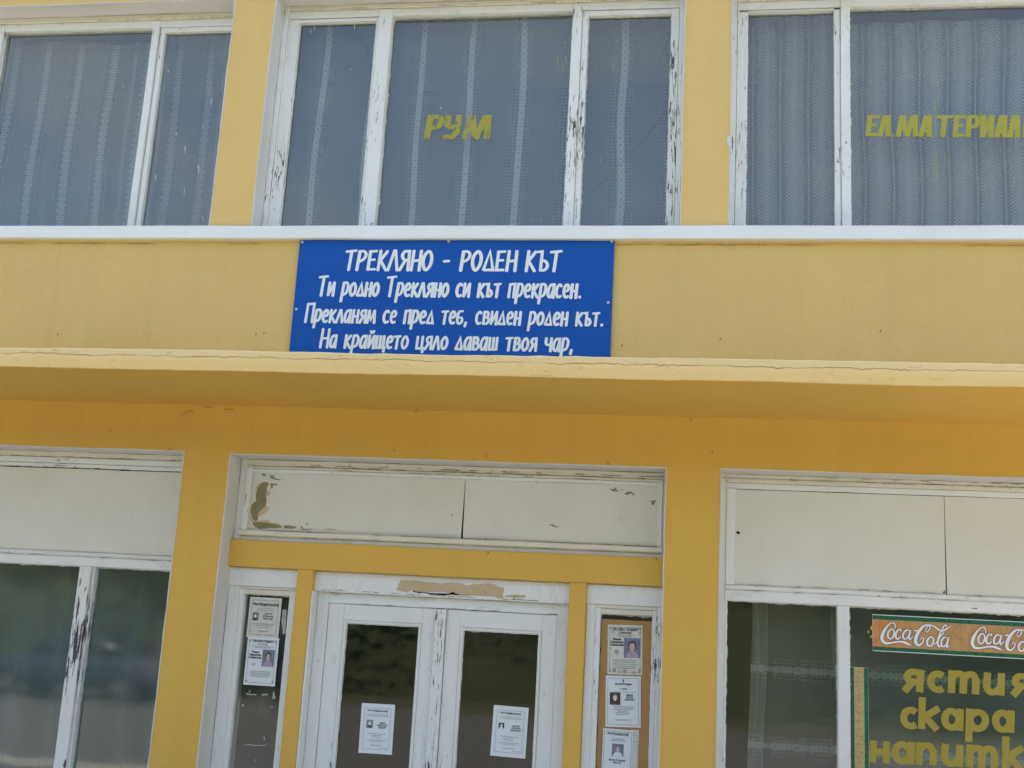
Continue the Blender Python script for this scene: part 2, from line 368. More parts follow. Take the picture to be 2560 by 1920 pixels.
# ------------------------------------------------------------------ setting
def sheet(name, x0, x1, y0, y1, z, mat, n=1):
    m = MB(); m.add([(x0,y0,z),(x1,y0,z),(x1,y1,z),(x0,y1,z)], [(0,1,2,3)]); return m.build(name, mat)
M['asphalt'] = simple('asphalt', (0.10, 0.098, 0.094), 0.85, 0.2, 6)
M['pave'] = simple('pavement_concrete', (0.31, 0.30, 0.27), 0.85, 0.15, 4)
M['grass'] = simple('grass_ground', (0.065, 0.07, 0.04), 0.95, 0.4, 0.6)
M['leaf'] = simple('foliage', (0.045, 0.085, 0.022), 0.7, 0.5, 0.5)
M['understorey'] = simple('shaded_understorey', (0.035, 0.045, 0.018), 0.95, 0.4, 0.8)
M['stone'] = simple('stone', (0.16, 0.15, 0.12), 0.9, 0.3, 3)
tag(sheet('ground', -400, 400, -400, 400, -0.17, M['grass']), kind='structure')
tag(sheet('road', -120, 120, -18.5, -5.0, -0.12, M['asphalt']), kind='structure')
tag(box('pavement', -30, 30, -5.0, 0.3, -0.14, -0.001, M['pave']), kind='structure')
# hillside with a wood on it, across the road behind the photographer (seen mirrored in the panes)
def hill():
    m = MB(); nx, ny = 44, 12; V = []
    for j in range(ny+1):
        for i in range(nx+1):
            x = -120+240*i/nx; t = j/ny; y = -24-90*t
            z = -0.3 + 17*(t**0.8) + noise.noise(Vector((x*0.03, y*0.03, 0)))*3.5*t
            V.append((x, y, z))
    Fs = [(j*(nx+1)+i, j*(nx+1)+i+1, (j+1)*(nx+1)+i+1, (j+1)*(nx+1)+i) for j in range(ny) for i in range(nx)]
    m.add(V, Fs); return m.build('hillside', M['understorey'], smooth=True)
tag(hill(), kind='structure')

def wood():
    m = MB(); rr = random.Random(3)
    for k in range(170):
        x = rr.uniform(-62, 62); t = rr.random()**1.2; y = -21.5-42*t
        z0 = -0.3+17*(max(0, (-24-y)/90)**0.8); H = rr.uniform(5, 9); R = rr.uniform(2.2, 3.8)
        m.box(x-0.15, x+0.15, y-0.15, y+0.15, z0-0.5, z0+H*0.6)
        for q in range(560):
            a = rr.uniform(0, 6.28); b = rr.uniform(-0.9, 1.0); s = rr.random()**0.35
            c = Vector((x+R*s*math.cos(a)*math.sqrt(max(0, 1-b*b)), y+R*s*math.sin(a)*math.sqrt(max(0, 1-b*b)), z0+H*0.52+b*H*0.50*s))
            e1 = Vector((rr.gauss(0, 1), rr.gauss(0, 1), rr.gauss(0, 1))).normalized(); e2 = e1.orthogonal().normalized(); L = rr.uniform(0.14, 0.34)
            m.add([c-e1*L, c-e2*L*0.6, c+e1*L, c+e2*L*0.6], [(0, 1, 2, 3)])
    return m.build('wood', M['leaf'])
tag(wood(), 'dense green wood covering the hillside across the road', 'wood', kind='stuff')
def car(x, y, paint, label):
    """a small saloon parked side on to the shop"""
    o = bpy.data.objects.new('parked_car', None); col.objects.link(o); o.location = (x, y, -0.12)
    tag(o, label, 'car', 'cars parked across the road')
    def loft(sec, name, mat):
        """sec: list of (x, z_low, z_high, half_low, half_high)"""
        m = MB(); V = []
        for (a, z0, z1, h0, h1) in sec:
            V += [(a, -h0, z0), (a, h0, z0), (a, h0*1.02, z0+(z1-z0)*0.5), (a, h1, z1-0.03), (a, h1*0.85, z1), (a, -h1*0.85, z1), (a, -h1, z1-0.03), (a, -h0*1.02, z0+(z1-z0)*0.5)]
        n = len(sec)
        Fs = [(i*8+k, i*8+(k+1) % 8, (i+1)*8+(k+1) % 8, (i+1)*8+k) for i in range(n-1) for k in range(8)]+[tuple(range(7, -1, -1)), tuple((n-1)*8+k for k in range(8))]
        m.add(V, Fs); return m.build(name, mat, o, True)
    loft([(-2.05,.42,.62,.62,.58),(-1.95,.28,.78,.76,.70),(-1.3,.24,.88,.80,.76),(-.7,.24,.92,.81,.78),(.9,.24,.93,.81,.78),(1.6,.26,.92,.80,.74),(2.0,.30,.86,.74,.66),(2.1,.42,.70,.62,.56)], 'body', paint)
    loft([(-.85,.90,.94,.74,.70),(-.30,.90,1.36,.74,.58),(.2,.90,1.42,.75,.58),(.8,.90,1.38,.75,.57),(1.35,.90,.96,.72,.66)], 'cabin', M['car_glass'])
    r = MB(); r.bar(-.28, .82, -.55, .55, 1.385, 1.44, 0.02, 0); r.build('roof', paint, o)
    for (wx, wy) in ((-1.25,-.74),(-1.25,.74),(1.3,-.74),(1.3,.74)):
        for nm, rad, th, mt in (('wheel', .30, .10, 'tyre'), ('rim', .18, .108, 'asphalt')):
            m = MB(); n = 20; V = [(wx+rad*math.cos(6.2832*i/n), wy+t_, .30+rad*math.sin(6.2832*i/n)) for t_ in (-th, th) for i in range(n)]
            m.add(V, [(i, (i+1) % n, n+(i+1) % n, n+i) for i in range(n)]+[tuple(range(n-1, -1, -1)), tuple(range(n, 2*n))])
            if nm == 'wheel': wh = m.build(nm, M[mt], o)
            else: m.build(nm, M[mt], wh)
M['car_glass'] = simple('car_glass', (0.02, 0.025, 0.03), 0.1, spec=0.6); M['tyre'] = simple('tyre_rubber', (0.02, 0.02, 0.02), 0.8)
M['car_dark'] = simple('dark_blue_car_paint', (0.02, 0.03, 0.055), 0.55, spec=0.3); M['car_pale'] = simple('faded_white_car_paint', (0.55, 0.55, 0.52), 0.3, spec=0.5)
car(-12.6, -15.6, M['car_dark'], 'dark blue saloon parked across the road, mirrored in the left shop window')
car(13.5, -16.6, M['car_pale'], 'faded white saloon parked across the road, farther to the right')

# ------------------------------------------------------------------ the building
B = bpy.data.objects.new('shop_building', None); col.objects.link(B); B.location = (0, 0, 0)
tag(B, 'two storey yellow plastered shop building with a projecting concrete canopy', 'building')
XL, XR, ZT = -8.2, 4.6, 7.2
Ys = -0.055                                                    # front of the sill band
sill_t = Zm([(0,565),(640,562),(1280,557),(1920,562),(2560,571)], Ys)
sill_b = Zm([(0,597),(640,593),(1605,594),(2560,603)], Ys)
# openings in the main wall, x0 x1 z0 z1
up_top = Zm([(0,16),(325,4)], 0)
uL = (-7.6, Xm((593,0),(521,560),0), sill_t-0.02, up_top)
uM = (Xm((696,0),(620,560),0), Xm((1714,0),(1703,559),0), sill_t-0.02, up_top+0.03)
uR = (Xm((1828,0),(1822,559),0), 3.4, sill_t-0.02, up_top+0.01)
lL = (-7.6, Xm((454.5,1127.6),(380,1920),0), 0.45, Zm([(0,1110),(454,1127.6)],0))
lM = (Xm((566,1129),(500,1920),0), Xm((1671,1171),(1644,1920),0), 0.0, Zm([(568,1129),(1160,1153),(1670,1171)],0))
lR = (Xm((1809,1173),(1781,1900),0), 3.4, 0.45, Zm([(1809,1173),(2560,1191)],0))
OPEN = [uL, uM, uR, lL, lM, lR]
WT = 0.34                                                      # wall thickness
def grid_wall():
    def cuts(a, b, pts, step):
        P = sorted(set([a, b]+[p for p in pts if a < p < b])); out = []
        for p, q in zip(P, P[1:]):
            n = max(1, round((q-p)/step)); out += [p+(q-p)*i/n for i in range(n)]
        return out+[b]
    xs = cuts(XL, XR, [o[0] for o in OPEN]+[o[1] for o in OPEN], 0.09)
    zs = cuts(-0.1, ZT, [o[2] for o in OPEN]+[o[3] for o in OPEN], 0.09)
    ins = lambda x, z: any(o[0] < x < o[1] and o[2] < z < o[3] for o in OPEN)
    solid = [[not ins((xs[i]+xs[i+1])/2, (zs[j]+zs[j+1])/2) for j in range(len(zs)-1)] for i in range(len(xs)-1)]
    idx = {}; V = []; Fs = []
    def vid(i, j, k):
        if (i, j, k) not in idx:
            p = wob((xs[i], 0, zs[j]), 0.0036, 1.9); 
            idx[(i, j, k)] = len(V); V.append((p.x, p.y*0.8+(WT if k else 0), p.z))
        return idx[(i, j, k)]
    for i in range(len(xs)-1):
        for j in range(len(zs)-1):
            if not solid[i][j]: continue
            Fs.append((vid(i,j,0), vid(i+1,j,0), vid(i+1,j+1,0), vid(i,j+1,0)))
            Fs.append((vid(i,j+1,1), vid(i+1,j+1,1), vid(i+1,j,1), vid(i,j,1)))
            for di, dj, (a, b) in ((-1,0,((i,j),(i,j+1))), (1,0,((i+1,j+1),(i+1,j))), (0,-1,((i+1,j),(i,j))), (0,1,((i,j+1),(i+1,j+1)))):
                ii, jj = i+di, j+dj
                if not (0 <= ii < len(xs)-1 and 0 <= jj < len(zs)-1) or not solid[ii][jj]:
                    Fs.append((vid(*a, 0), vid(*b, 0), vid(*b, 1), vid(*a, 1)))
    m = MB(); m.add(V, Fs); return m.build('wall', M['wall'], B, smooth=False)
grid_wall()
# reveals: a skin of white plaster inside each opening, a hair proud of the yellow face
def reveal(o, name='reveal'):
    x0, x1, z0, z1 = o; t = 0.007
    m = MB()
    def strip(pts, nrm, n=60):
        V = []
        for i in range(n+1):
            f = i/n
            p0 = Vector(pts[0]).lerp(Vector(pts[1]), f)
            for (yy, off) in ((-0.0035, 0.0), (-0.0035, t), (WT+0.001, t), (WT+0.001, 0.0)):
                q = p0+Vector(nrm)*(off+ (0.0 if off == 0 else 0.0)); q.y = yy
                r = wob((p0.x, 0, p0.z), 0.0036, 1.9)-p0
                r.y = 0 if yy > 0.1 else r.y*0.8
                e = noise.noise(Vector((p0.x*9, 3.3, p0.z*9)))*0.004 if off == t else 0
                V.append(q+r+Vector(nrm)*e)
        Fs = []
        for i in range(n):
            for k in range(4): Fs.append((i*4+k, i*4+(k+1) % 4, (i+1)*4+(k+1) % 4, (i+1)*4+k))
        m.add(V, Fs)
    strip(((x0, 0, z0), (x0, 0, z1)), (1, 0, 0)); strip(((x1, 0, z0), (x1, 0, z1)), (-1, 0, 0))
    strip(((x0+t, 0, z1), (x1-t, 0, z1)), (0, 0, -1))
    return m.build(name, M['reveal'], B)
for o in OPEN: reveal(o)
# rest of the shell
sh = MB()
sh.box(XL, XL+0.3, WT, 9, -0.1, ZT); sh.box(XR-0.3, XR, WT, 9, -0.1, ZT); sh.box(XL+0.3, XR-0.3, 8.7, 9, -0.1, ZT)
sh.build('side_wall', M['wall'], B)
box('roof', XL-0.3, XR+0.3, -0.4, 9.3, ZT+0.002, ZT+0.25, M['reveal'], B)
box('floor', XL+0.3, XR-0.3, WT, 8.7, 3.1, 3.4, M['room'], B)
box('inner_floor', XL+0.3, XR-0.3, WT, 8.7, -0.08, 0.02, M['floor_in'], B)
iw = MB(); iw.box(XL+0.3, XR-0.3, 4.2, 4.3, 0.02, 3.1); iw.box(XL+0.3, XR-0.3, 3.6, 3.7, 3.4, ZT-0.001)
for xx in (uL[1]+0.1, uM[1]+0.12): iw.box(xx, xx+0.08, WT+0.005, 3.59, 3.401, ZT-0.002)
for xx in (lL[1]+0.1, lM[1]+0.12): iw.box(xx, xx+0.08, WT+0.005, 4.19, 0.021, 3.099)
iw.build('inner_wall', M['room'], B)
# sill band
sb = MB(); sb.bar(XL, XR, Ys, 0.1, sill_b, sill_t, 0.006, 0.0035, 0.08); sb.build('window_sill', M['sill'], B)
# canopy
CY = -1.07
c_b = Zm([(0,917),(640,935),(1500,944),(2560,963)], CY); c_t = Zm([(0,873),(718,875),(1273,885),(1736,892),(2560,914)], CY)
print('canopy', c_b, c_t, 'soffit', Zm([(0,1000),(640,1018),(2560,1065)], 0), 'sill', sill_b, sill_t)
def canopy():
    n = 260; m = MB(); V = []
    soff = c_b + 0.0
    for i in range(n+1):
        x = XL+(XR-XL)*i/n
        q = noise.noise(Vector((x*1.3, 0.3, 0)))*0.006 + noise.noise(Vector((x*9, 1.3, 0)))*0.003
        q2 = noise.noise(Vector((x*1.1, 7.3, 0)))*0.006 + noise.noise(Vector((x*11, 5.3, 0)))*0.0045
        fr = noise.noise(Vector((x*3, 2.3, 4)))*0.006
        fr *= 0.35
        ring = [(0.0-0.001, soff+0.004), (CY*0.5, soff+0.002), (CY+0.006, c_b+q), (CY+fr, c_b+0.004+q), (CY+fr, (c_b+c_t)/2), (CY+fr, c_t-0.006+q2), (CY+0.006, c_t+q2), (CY+0.12, c_t+0.006+q2*0.5), (-0.001, c_t+0.03)]
        V += [(x, y, z) for y, z in ring]
    k = 9
    Fs = [(i*k+j, (i+1)*k+j, (i+1)*k+j+1, i*k+j+1) for i in range(n) for j in range(k-1)]
    Fs += [(i*k+k-1, (i+1)*k+k-1, (i+1)*k, i*k) for i in range(n)]
    Fs += [tuple(range(k)), tuple(n*k+j for j in range(k-1, -1, -1))]
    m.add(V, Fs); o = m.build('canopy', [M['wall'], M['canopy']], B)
    for p in o.data.polygons:
        if p.center.y < CY+0.1: p.material_index = 1
    return o
canopy()

# ------------------------------------------------------------------ window members
def putty(x0, x1, z0, z1, y, parent, wid=0.006, seed=0, mat='putty', top=1.0):
    """ragged bead of putty and paint round a pane"""
    m = MB(); rr = random.Random(seed)
    def side(p, q, nrm, f):
        L = (Vector(q)-Vector(p)).length; n = max(6, int(L/0.012)); V = []
        w_ = wid
        for i in range(n+1):
            t = i/n; c = Vector(p).lerp(Vector(q), t)
            ww = f*0.62*(wid*0.45 + abs(noise.noise(Vector((c.x*14, seed*3.7, c.z*14))))*wid*2.6 + (wid*rr.uniform(0, 1.6) if rr.random() < 0.10 else 0))
            V += [c, c+Vector(nrm)*ww]
        m.add(V, [(2*i, 2*i+1, 2*i+3, 2*i+2) for i in range(n)])
    side((x0, y, z0), (x0, y, z1), (1, 0, 0), 1); side((x1, y-0.0004, z0), (x1, y-0.0004, z1), (-1, 0, 0), 0.8)
    side((x0, y-0.0008, z1), (x1, y-0.0008, z1), (0, 0, -1), 1.0*top)
    return m.build('putty', M[mat], parent)
def pane(x0, x1, z0, z1, y, mat, parent):
    return box('pane', x0-0.006, x1+0.006, y, y+0.004, z0-0.006, z1+0.006, mat, parent)

def frame_rect(name, ox0, ox1, oz0, oz1, ix0, ix1, iz0, iz1, y0, y1, mv, mh, parent, bottom=True, amp=0.0015):
    """four members, outer and inner rectangle; stiles full height, rails between"""
    m = MB()
    m.bar(ox0, ix0, y0, y1, oz0, oz1, amp=amp, m=0); m.bar(ix1, ox1, y0, y1, oz0, oz1, amp=amp, m=0)
    m.bar(ix0, ix1, y0+0.001, y1, iz1, oz1, amp=amp, m=1)
    if bottom and iz0 > oz0+0.001: m.bar(ix0, ix1, y0+0.001, y1, oz0, iz0, amp=amp, m=1)
    return m.build(name, [mv, mh], parent)

# ---- upper floor
RY = 0.17                                                      # recess of the window frames
zb = sill_t-0.015
GY = RY+0.045
def glass_top(pts, Y=GY): return Zm(pts, Y)

def curtain(name, x0, x1, z0, z1, y, mat, label, amp=0.012, per=0.16, top=None, seed=0, lean=0.0, group=None):
    nx = max(8, int((x1-x0)/0.02)); nz = 26; V = []; UV = []
    for j in range(nz+1):
        for i in range(nx+1):
            x = x0+(x1-x0)*i/nx; zt = z1 if top is None else top(x)
            t = j/nz; z = z0+(zt-z0)*t
            a = amp*(0.5+0.5*noise.noise(Vector((x*3, seed, 0.0))))
            yy = y+a*math.sin(2*math.pi*(x+0.02*noise.noise(Vector((x*2, z*0.9, seed)))*3)/per)*(0.4+0.6*(1-t))+0.012*noise.noise(Vector((x*2.1, z*1.3, seed+5)))
            V.append((x+lean*(t-1)*0.1+0.030*noise.noise(Vector((x*1.2, z*1.3, seed+9))), yy, z))
            ex = 0.02*math.sin(2*math.pi*x/per)*amp/0.012
            UV.append((x+ex*0.5, z))
    Fs = [(j*(nx+1)+i, j*(nx+1)+i+1, (j+1)*(nx+1)+i+1, (j+1)*(nx+1)+i) for j in range(nz) for i in range(nx)]
    me = bpy.data.meshes.new(name); me.from_pydata(V, [], Fs); uvl = me.uv_layers.new(name='UVMap')
    for l in me.loops: uvl.data[l.index].uv = UV[l.vertex_index]
    o = link(name, me, mat, None, True)
    tag(o, label, 'curtain', group); return o

def upper_bay(o, mulls, top_pts, mat_m, label=None):
    """mulls: list of (x0,x1) of the mullions; returns the window part and the lights between"""
    x0, x1, z0, z1 = o
    gt = glass_top(top_pts)
    ft = gt+0.125                                             # top of the outer frame
    w_ = MB()
    w_.bar(x0+0.008, x0+0.045, RY-0.002, RY+0.10, zb, z1-0.008, m=0, amp=0.002)
    w_.bar(x1-0.045, x1-0.008, RY-0.002, RY+0.10, zb, z1-0.008, m=0, amp=0.002)
    w_.bar(x0+0.045, x1-0.045, RY+0.001, RY+0.10, gt+0.062, z1-0.008, m=1, amp=0.002)
    w_.bar(x0+0.045, x1-0.045, RY+0.014, RY+0.095, gt+0.004, gt+0.0605, m=2, amp=0.002)
    wo_ = w_.build('window', [M['worn_v'], M['cream_h'], M['worn_h']], B)
    if label: wo_['label'] = label
    for k, (a, b) in enumerate(mulls):
        m = MB(); m.bar(a, b, RY+0.004, RY+0.09, zb, gt+0.05, amp=0.003); m.build('mullion', M[mat_m[k]], wo_)
    return wo_, gt
# left bay
a0, a1 = Xm((389,63),(309,564),RY), X(411,63,RY)
la = X(7,86,RY)
winL, gtL = upper_bay(uL, [(la-0.09, la), (a0, a0+0.052)], [(7,86),(383,74)], ['light_v', 'light_v'])
pane(la, a0, zb, gtL, GY+0.012, M['glass_up'], winL); putty(la, a0, zb, gtL, GY+0.008, winL, 0.007, 1)
sx = a0+0.052
frame_rect('sash', sx+0.004, uL[1]-0.05, zb, gtL+0.002, sx+0.042, uL[1]-0.085, zb+0.0, gtL-0.035, RY+0.024, RY+0.075, M['light_v'], M['worn_h'], winL, False)
pane(sx+0.042, uL[1]-0.085, zb, gtL-0.035, GY+0.012, M['glass_up'], winL); putty(sx+0.042, uL[1]-0.085, zb, gtL-0.035, GY+0.008, winL, 0.006, 2)
# further light left of the picture
pane(uL[0]+0.05, la-0.09, zb, gtL, GY+0.012, M['glass_up'], winL)
# middle bay
b0, b1 = Xm((949,55),(897,557),RY), Xm((982,34),(934,555),RY)
c0, c1 = Xm((1434,22),(1405,559),RY), Xm((1457,30),(1431,559),RY)
winM, gtM = upper_bay(uM, [(b0, b1), (c0, c1)], [(982,45),(1280,36),(1432,34)], ['worn_v', 'heavy_v'], 'three light shop window with lace curtains and yellow painted letters')
g1 = (Xm((756,63),(696,557),GY), Xm((949,55),(895,557),GY))
frame_rect('sash', uM[0]+0.045, b0-0.0015, zb, gtM-0.002, g1[0], g1[1]-0.003, zb, Z(850,58,GY), RY+0.02, RY+0.075, M['worn_v'], M['worn_h'], winM, False)
pane(g1[0], g1[1], zb, Z(850,58,GY), GY+0.014, M['glass_up'], winM); putty(g1[0], g1[1]-0.003, zb, Z(850,58,GY), GY+0.009, winM, 0.007, 3)
pane(b1, c0, zb, gtM, GY+0.014, M['glass_up'], winM); putty(b1, c0, zb, gtM, GY+0.009, winM, 0.010, 4)
g3 = (Xm((1473,47),(1449,559),GY), Xm((1681,34),(1663,559),GY)); g3t = Zm([(1473,47),(1681,34)], GY)
frame_rect('sash', c1+0.0015, uM[1]-0.047, zb, gtM-0.002, g3[0], g3[1], zb, g3t, RY+0.02, RY+0.075, M['heavy_v'], M['worn_h'], winM, False)
pane(g3[0], g3[1], zb, g3t, GY+0.014, M['glass_up'], winM); putty(g3[0], g3[1], zb, g3t, GY+0.009, winM, 0.008, 5)
# right bay
d0, d1 = Xm((2097,7),(2110,562),RY), Xm((2121,11),(2133,562),RY)
winR, gtR = upper_bay(uR, [(d0, d1)], [(2126,20),(2560,14)], ['worn_v'], 'shop window with feather patterned curtains and yellow painted letters')
g4 = (Xm((1868,27),(1866,562),GY), Xm((2083,31),(2088,562),GY)); g4t = Zm([(1868,27),(2083,31)], GY)
frame_rect('sash', uR[0]+0.046, d0-0.002, zb, gtR-0.012, g4[0], g4[1], zb, g4t, RY+0.022, RY+0.075, M['worn_v'], M['worn_h'], winR, False)
box('gap', uR[0]+0.3, d0-0.003, RY+0.03, RY+0.05, gtR-0.011, gtR+0.003, M['dark'], winR)
pane(g4[0], g4[1], zb, g4t, GY+0.014, M['glass_up'], winR); putty(g4[0], g4[1], zb, g4t, GY+0.009, winR, 0.005, 6)
pane(d1, 3.3, zb, gtR, GY+0.014, M['glass_up'], winR); putty(d1, 3.3, zb, gtR, GY+0.009, winR, 0.010, 7)
# cover strips beside the frames (thin mouldings that catch the light)
for (wn, xx) in ((winM, uM[0]+0.047), (winR, uR[0]+0.048)):
    bar('moulding', xx, xx+0.010, RY+0.006, RY+0.0195, zb, gtM+0.05, M['worn_v'], wn, 0.003)

# curtains upstairs
CYu = 0.36
_ca, _cb = at(10, 104, CYu), at(370, 94, CYu)
tl = lambda x: _ca[1]+(_cb[1]-_ca[1])*(x-_ca[0])/(_cb[0]-_ca[0]) - 0.030*abs(math.cos((x+0.1)*math.pi/0.34)) - 0.012*math.sin(x*4)
curtain('curtain', la-0.4, a0+0.03, zb-0.1, gtL, CYu+0.03, M['cur_lace'], 'lace curtain with scalloped top edge in the wide pane left of the yellow pier', 0.045, 0.30, tl, 1)
curtain('curtain', a0+0.02, uL[1]+0.06, zb-0.1, gtL+0.1, CYu+0.03, M['cur_lace'], 'faint lace curtain behind the narrow upper pane beside the left yellow pier', 0.035, 0.22, None, 2)
curtain('curtain', uL[0], la-0.42, zb-0.1, gtL, CYu+0.02, M['cur_lace'], 'lace curtain at the upper window far left end of the building', 0.022, 0.28, None, 3)
off = 0.0
curtain('curtain', uM[0]-0.05, uM[1]+0.1, zb-0.1, gtM+0.2, CYu, M['cur_chain'], 'sheer curtain with vertical chains of lace rings behind the РУМ window', 0.014, 0.41, None, 4)
tr_ = lambda x: min(gtR+0.10, gtR+0.02 - (X(1893,20,CYu)-x)*3.0)
curtain('curtain', uR[0]+0.02, d0+0.04, zb-0.1, gtR, CYu, M['cur_feather'], 'feather patterned sheer curtain pulled off at its top corner in the narrow right pane', 0.010, 0.186, tr_, 5)
curtain('curtain', d0+0.05, 3.4, zb-0.1, gtR, CYu+0.01, M['cur_feather'], 'feather patterned sheer curtain behind the yellow ЕЛ.МАТЕРИАЛИ lettering', 0.010, 0.186, lambda x: gtR-0.02+0.006*math.sin(x*17), 6)

# ------------------------------------------------------------------ stroke lettering
def cr(pts, n=5, closed=False):
    out = []; L = len(pts)
    rng = range(L if closed else L-1)
    for i in rng:
        g_ = (lambda k: pts[k % L]) if closed else (lambda k: pts[max(0, min(L-1, k))])
        p0, p1, p2, p3 = g_(i-1), g_(i), g_(i+1), g_(i+2)
        for j in range(n):
            t = j/n
            out.append(tuple(0.5*((2*b)+(-a+c)*t+(2*a-5*b+4*c-d)*t*t+(-a+3*b-3*c+d)*t**3) for a, b, c, d in zip(p0, p1, p2, p3)))
    if not closed: out.append(tuple(pts[-1]))
    else: out.append(out[0])
    return out
class Ink:
    """flat strokes; each on its own hair-thin layer so that crossings never share a plane"""
    def __init__(s, y): s.v = []; s.f = []; s.y = y; s.k = 0
    def stroke(s, pts, w, cap='round', wv=None):
        s.k += 1; y = s.y-(s.k % 8)*0.0002
        P = [Vector((p[0], p[1])) for p in pts]
        Q = [P[0]]; Wd = [pts[0][2] if len(pts[0]) > 2 else w]
        for p, o in zip(P[1:], pts[1:]):
            if (p-Q[-1]).length > 1e-5: Q.append(p); Wd.append(o[2] if len(o) > 2 else w)
        P = Q
        if len(P) < 2: return
        closed = (P[0]-P[-1]).length < 1e-4 and len(P) > 3
        b = len(s.v); n = len(P)
        for i in range(n):
            if closed: d1_, d2_ = (P[i]-P[i-1 if i else n-2]), (P[(i+1) if i < n-1 else 1]-P[i])
            else: d1_, d2_ = (P[i]-P[i-1] if i else P[1]-P[0]), (P[i+1]-P[i] if i < n-1 else P[i]-P[i-1])
            d1_.normalize(); d2_.normalize(); t = (d1_+d2_)
            if t.length < 1e-3: t = d1_.copy()
            t.normalize(); nm = Vector((-t.y, t.x)); k = 1/max(0.45, nm.dot(Vector((-d1_.y, d1_.x))))
            ww = Wd[i]
            if wv: ww = ww*(wv+(1-wv)*abs(t.y))           # thinner where the stroke runs level
            yy = y-i*6e-6; s.v += [(P[i].x+nm.x*ww/2*k, yy, P[i].y+nm.y*ww/2*k), (P[i].x-nm.x*ww/2*k, yy, P[i].y-nm.y*ww/2*k)]
        for i in range(n-1): s.f.append((b+2*i, b+2*i+1, b+2*i+3, b+2*i+2))
        if cap == 'round' and not closed:
            for e, q in ((0, 1), (n-1, n-2)):
                d = (P[e]-P[q]).normalized(); ww = (Vector(s.v[b+2*e])-Vector(s.v[b+2*e+1])).length; nm = Vector((-d.y, d.x))
                bb = len(s.v); s.k += 0
                for a in range(7):
                    th = math.pi*a/6
                    s.v.append((P[e].x+nm.x*math.cos(th)*ww/2+d.x*math.sin(th)*ww/2*0.75, y-e*6e-6, P[e].y+nm.y*math.cos(th)*ww/2+d.y*math.sin(th)*ww/2*0.75))
                s.f.append(tuple(range(bb, bb+7)))
    def poly(s, pts):
        s.k += 1; y = s.y-(s.k % 14)*0.00006; b = len(s.v)
        s.v += [(p[0], y, p[1]) for p in pts]; s.f.append(tuple(range(b, b+len(pts))))
    def build(s, name, mat, parent):
        me = bpy.data.meshes.new(name); me.from_pydata(s.v, [], s.f); me.update(); me.validate()
        return link(name, me, mat, parent)
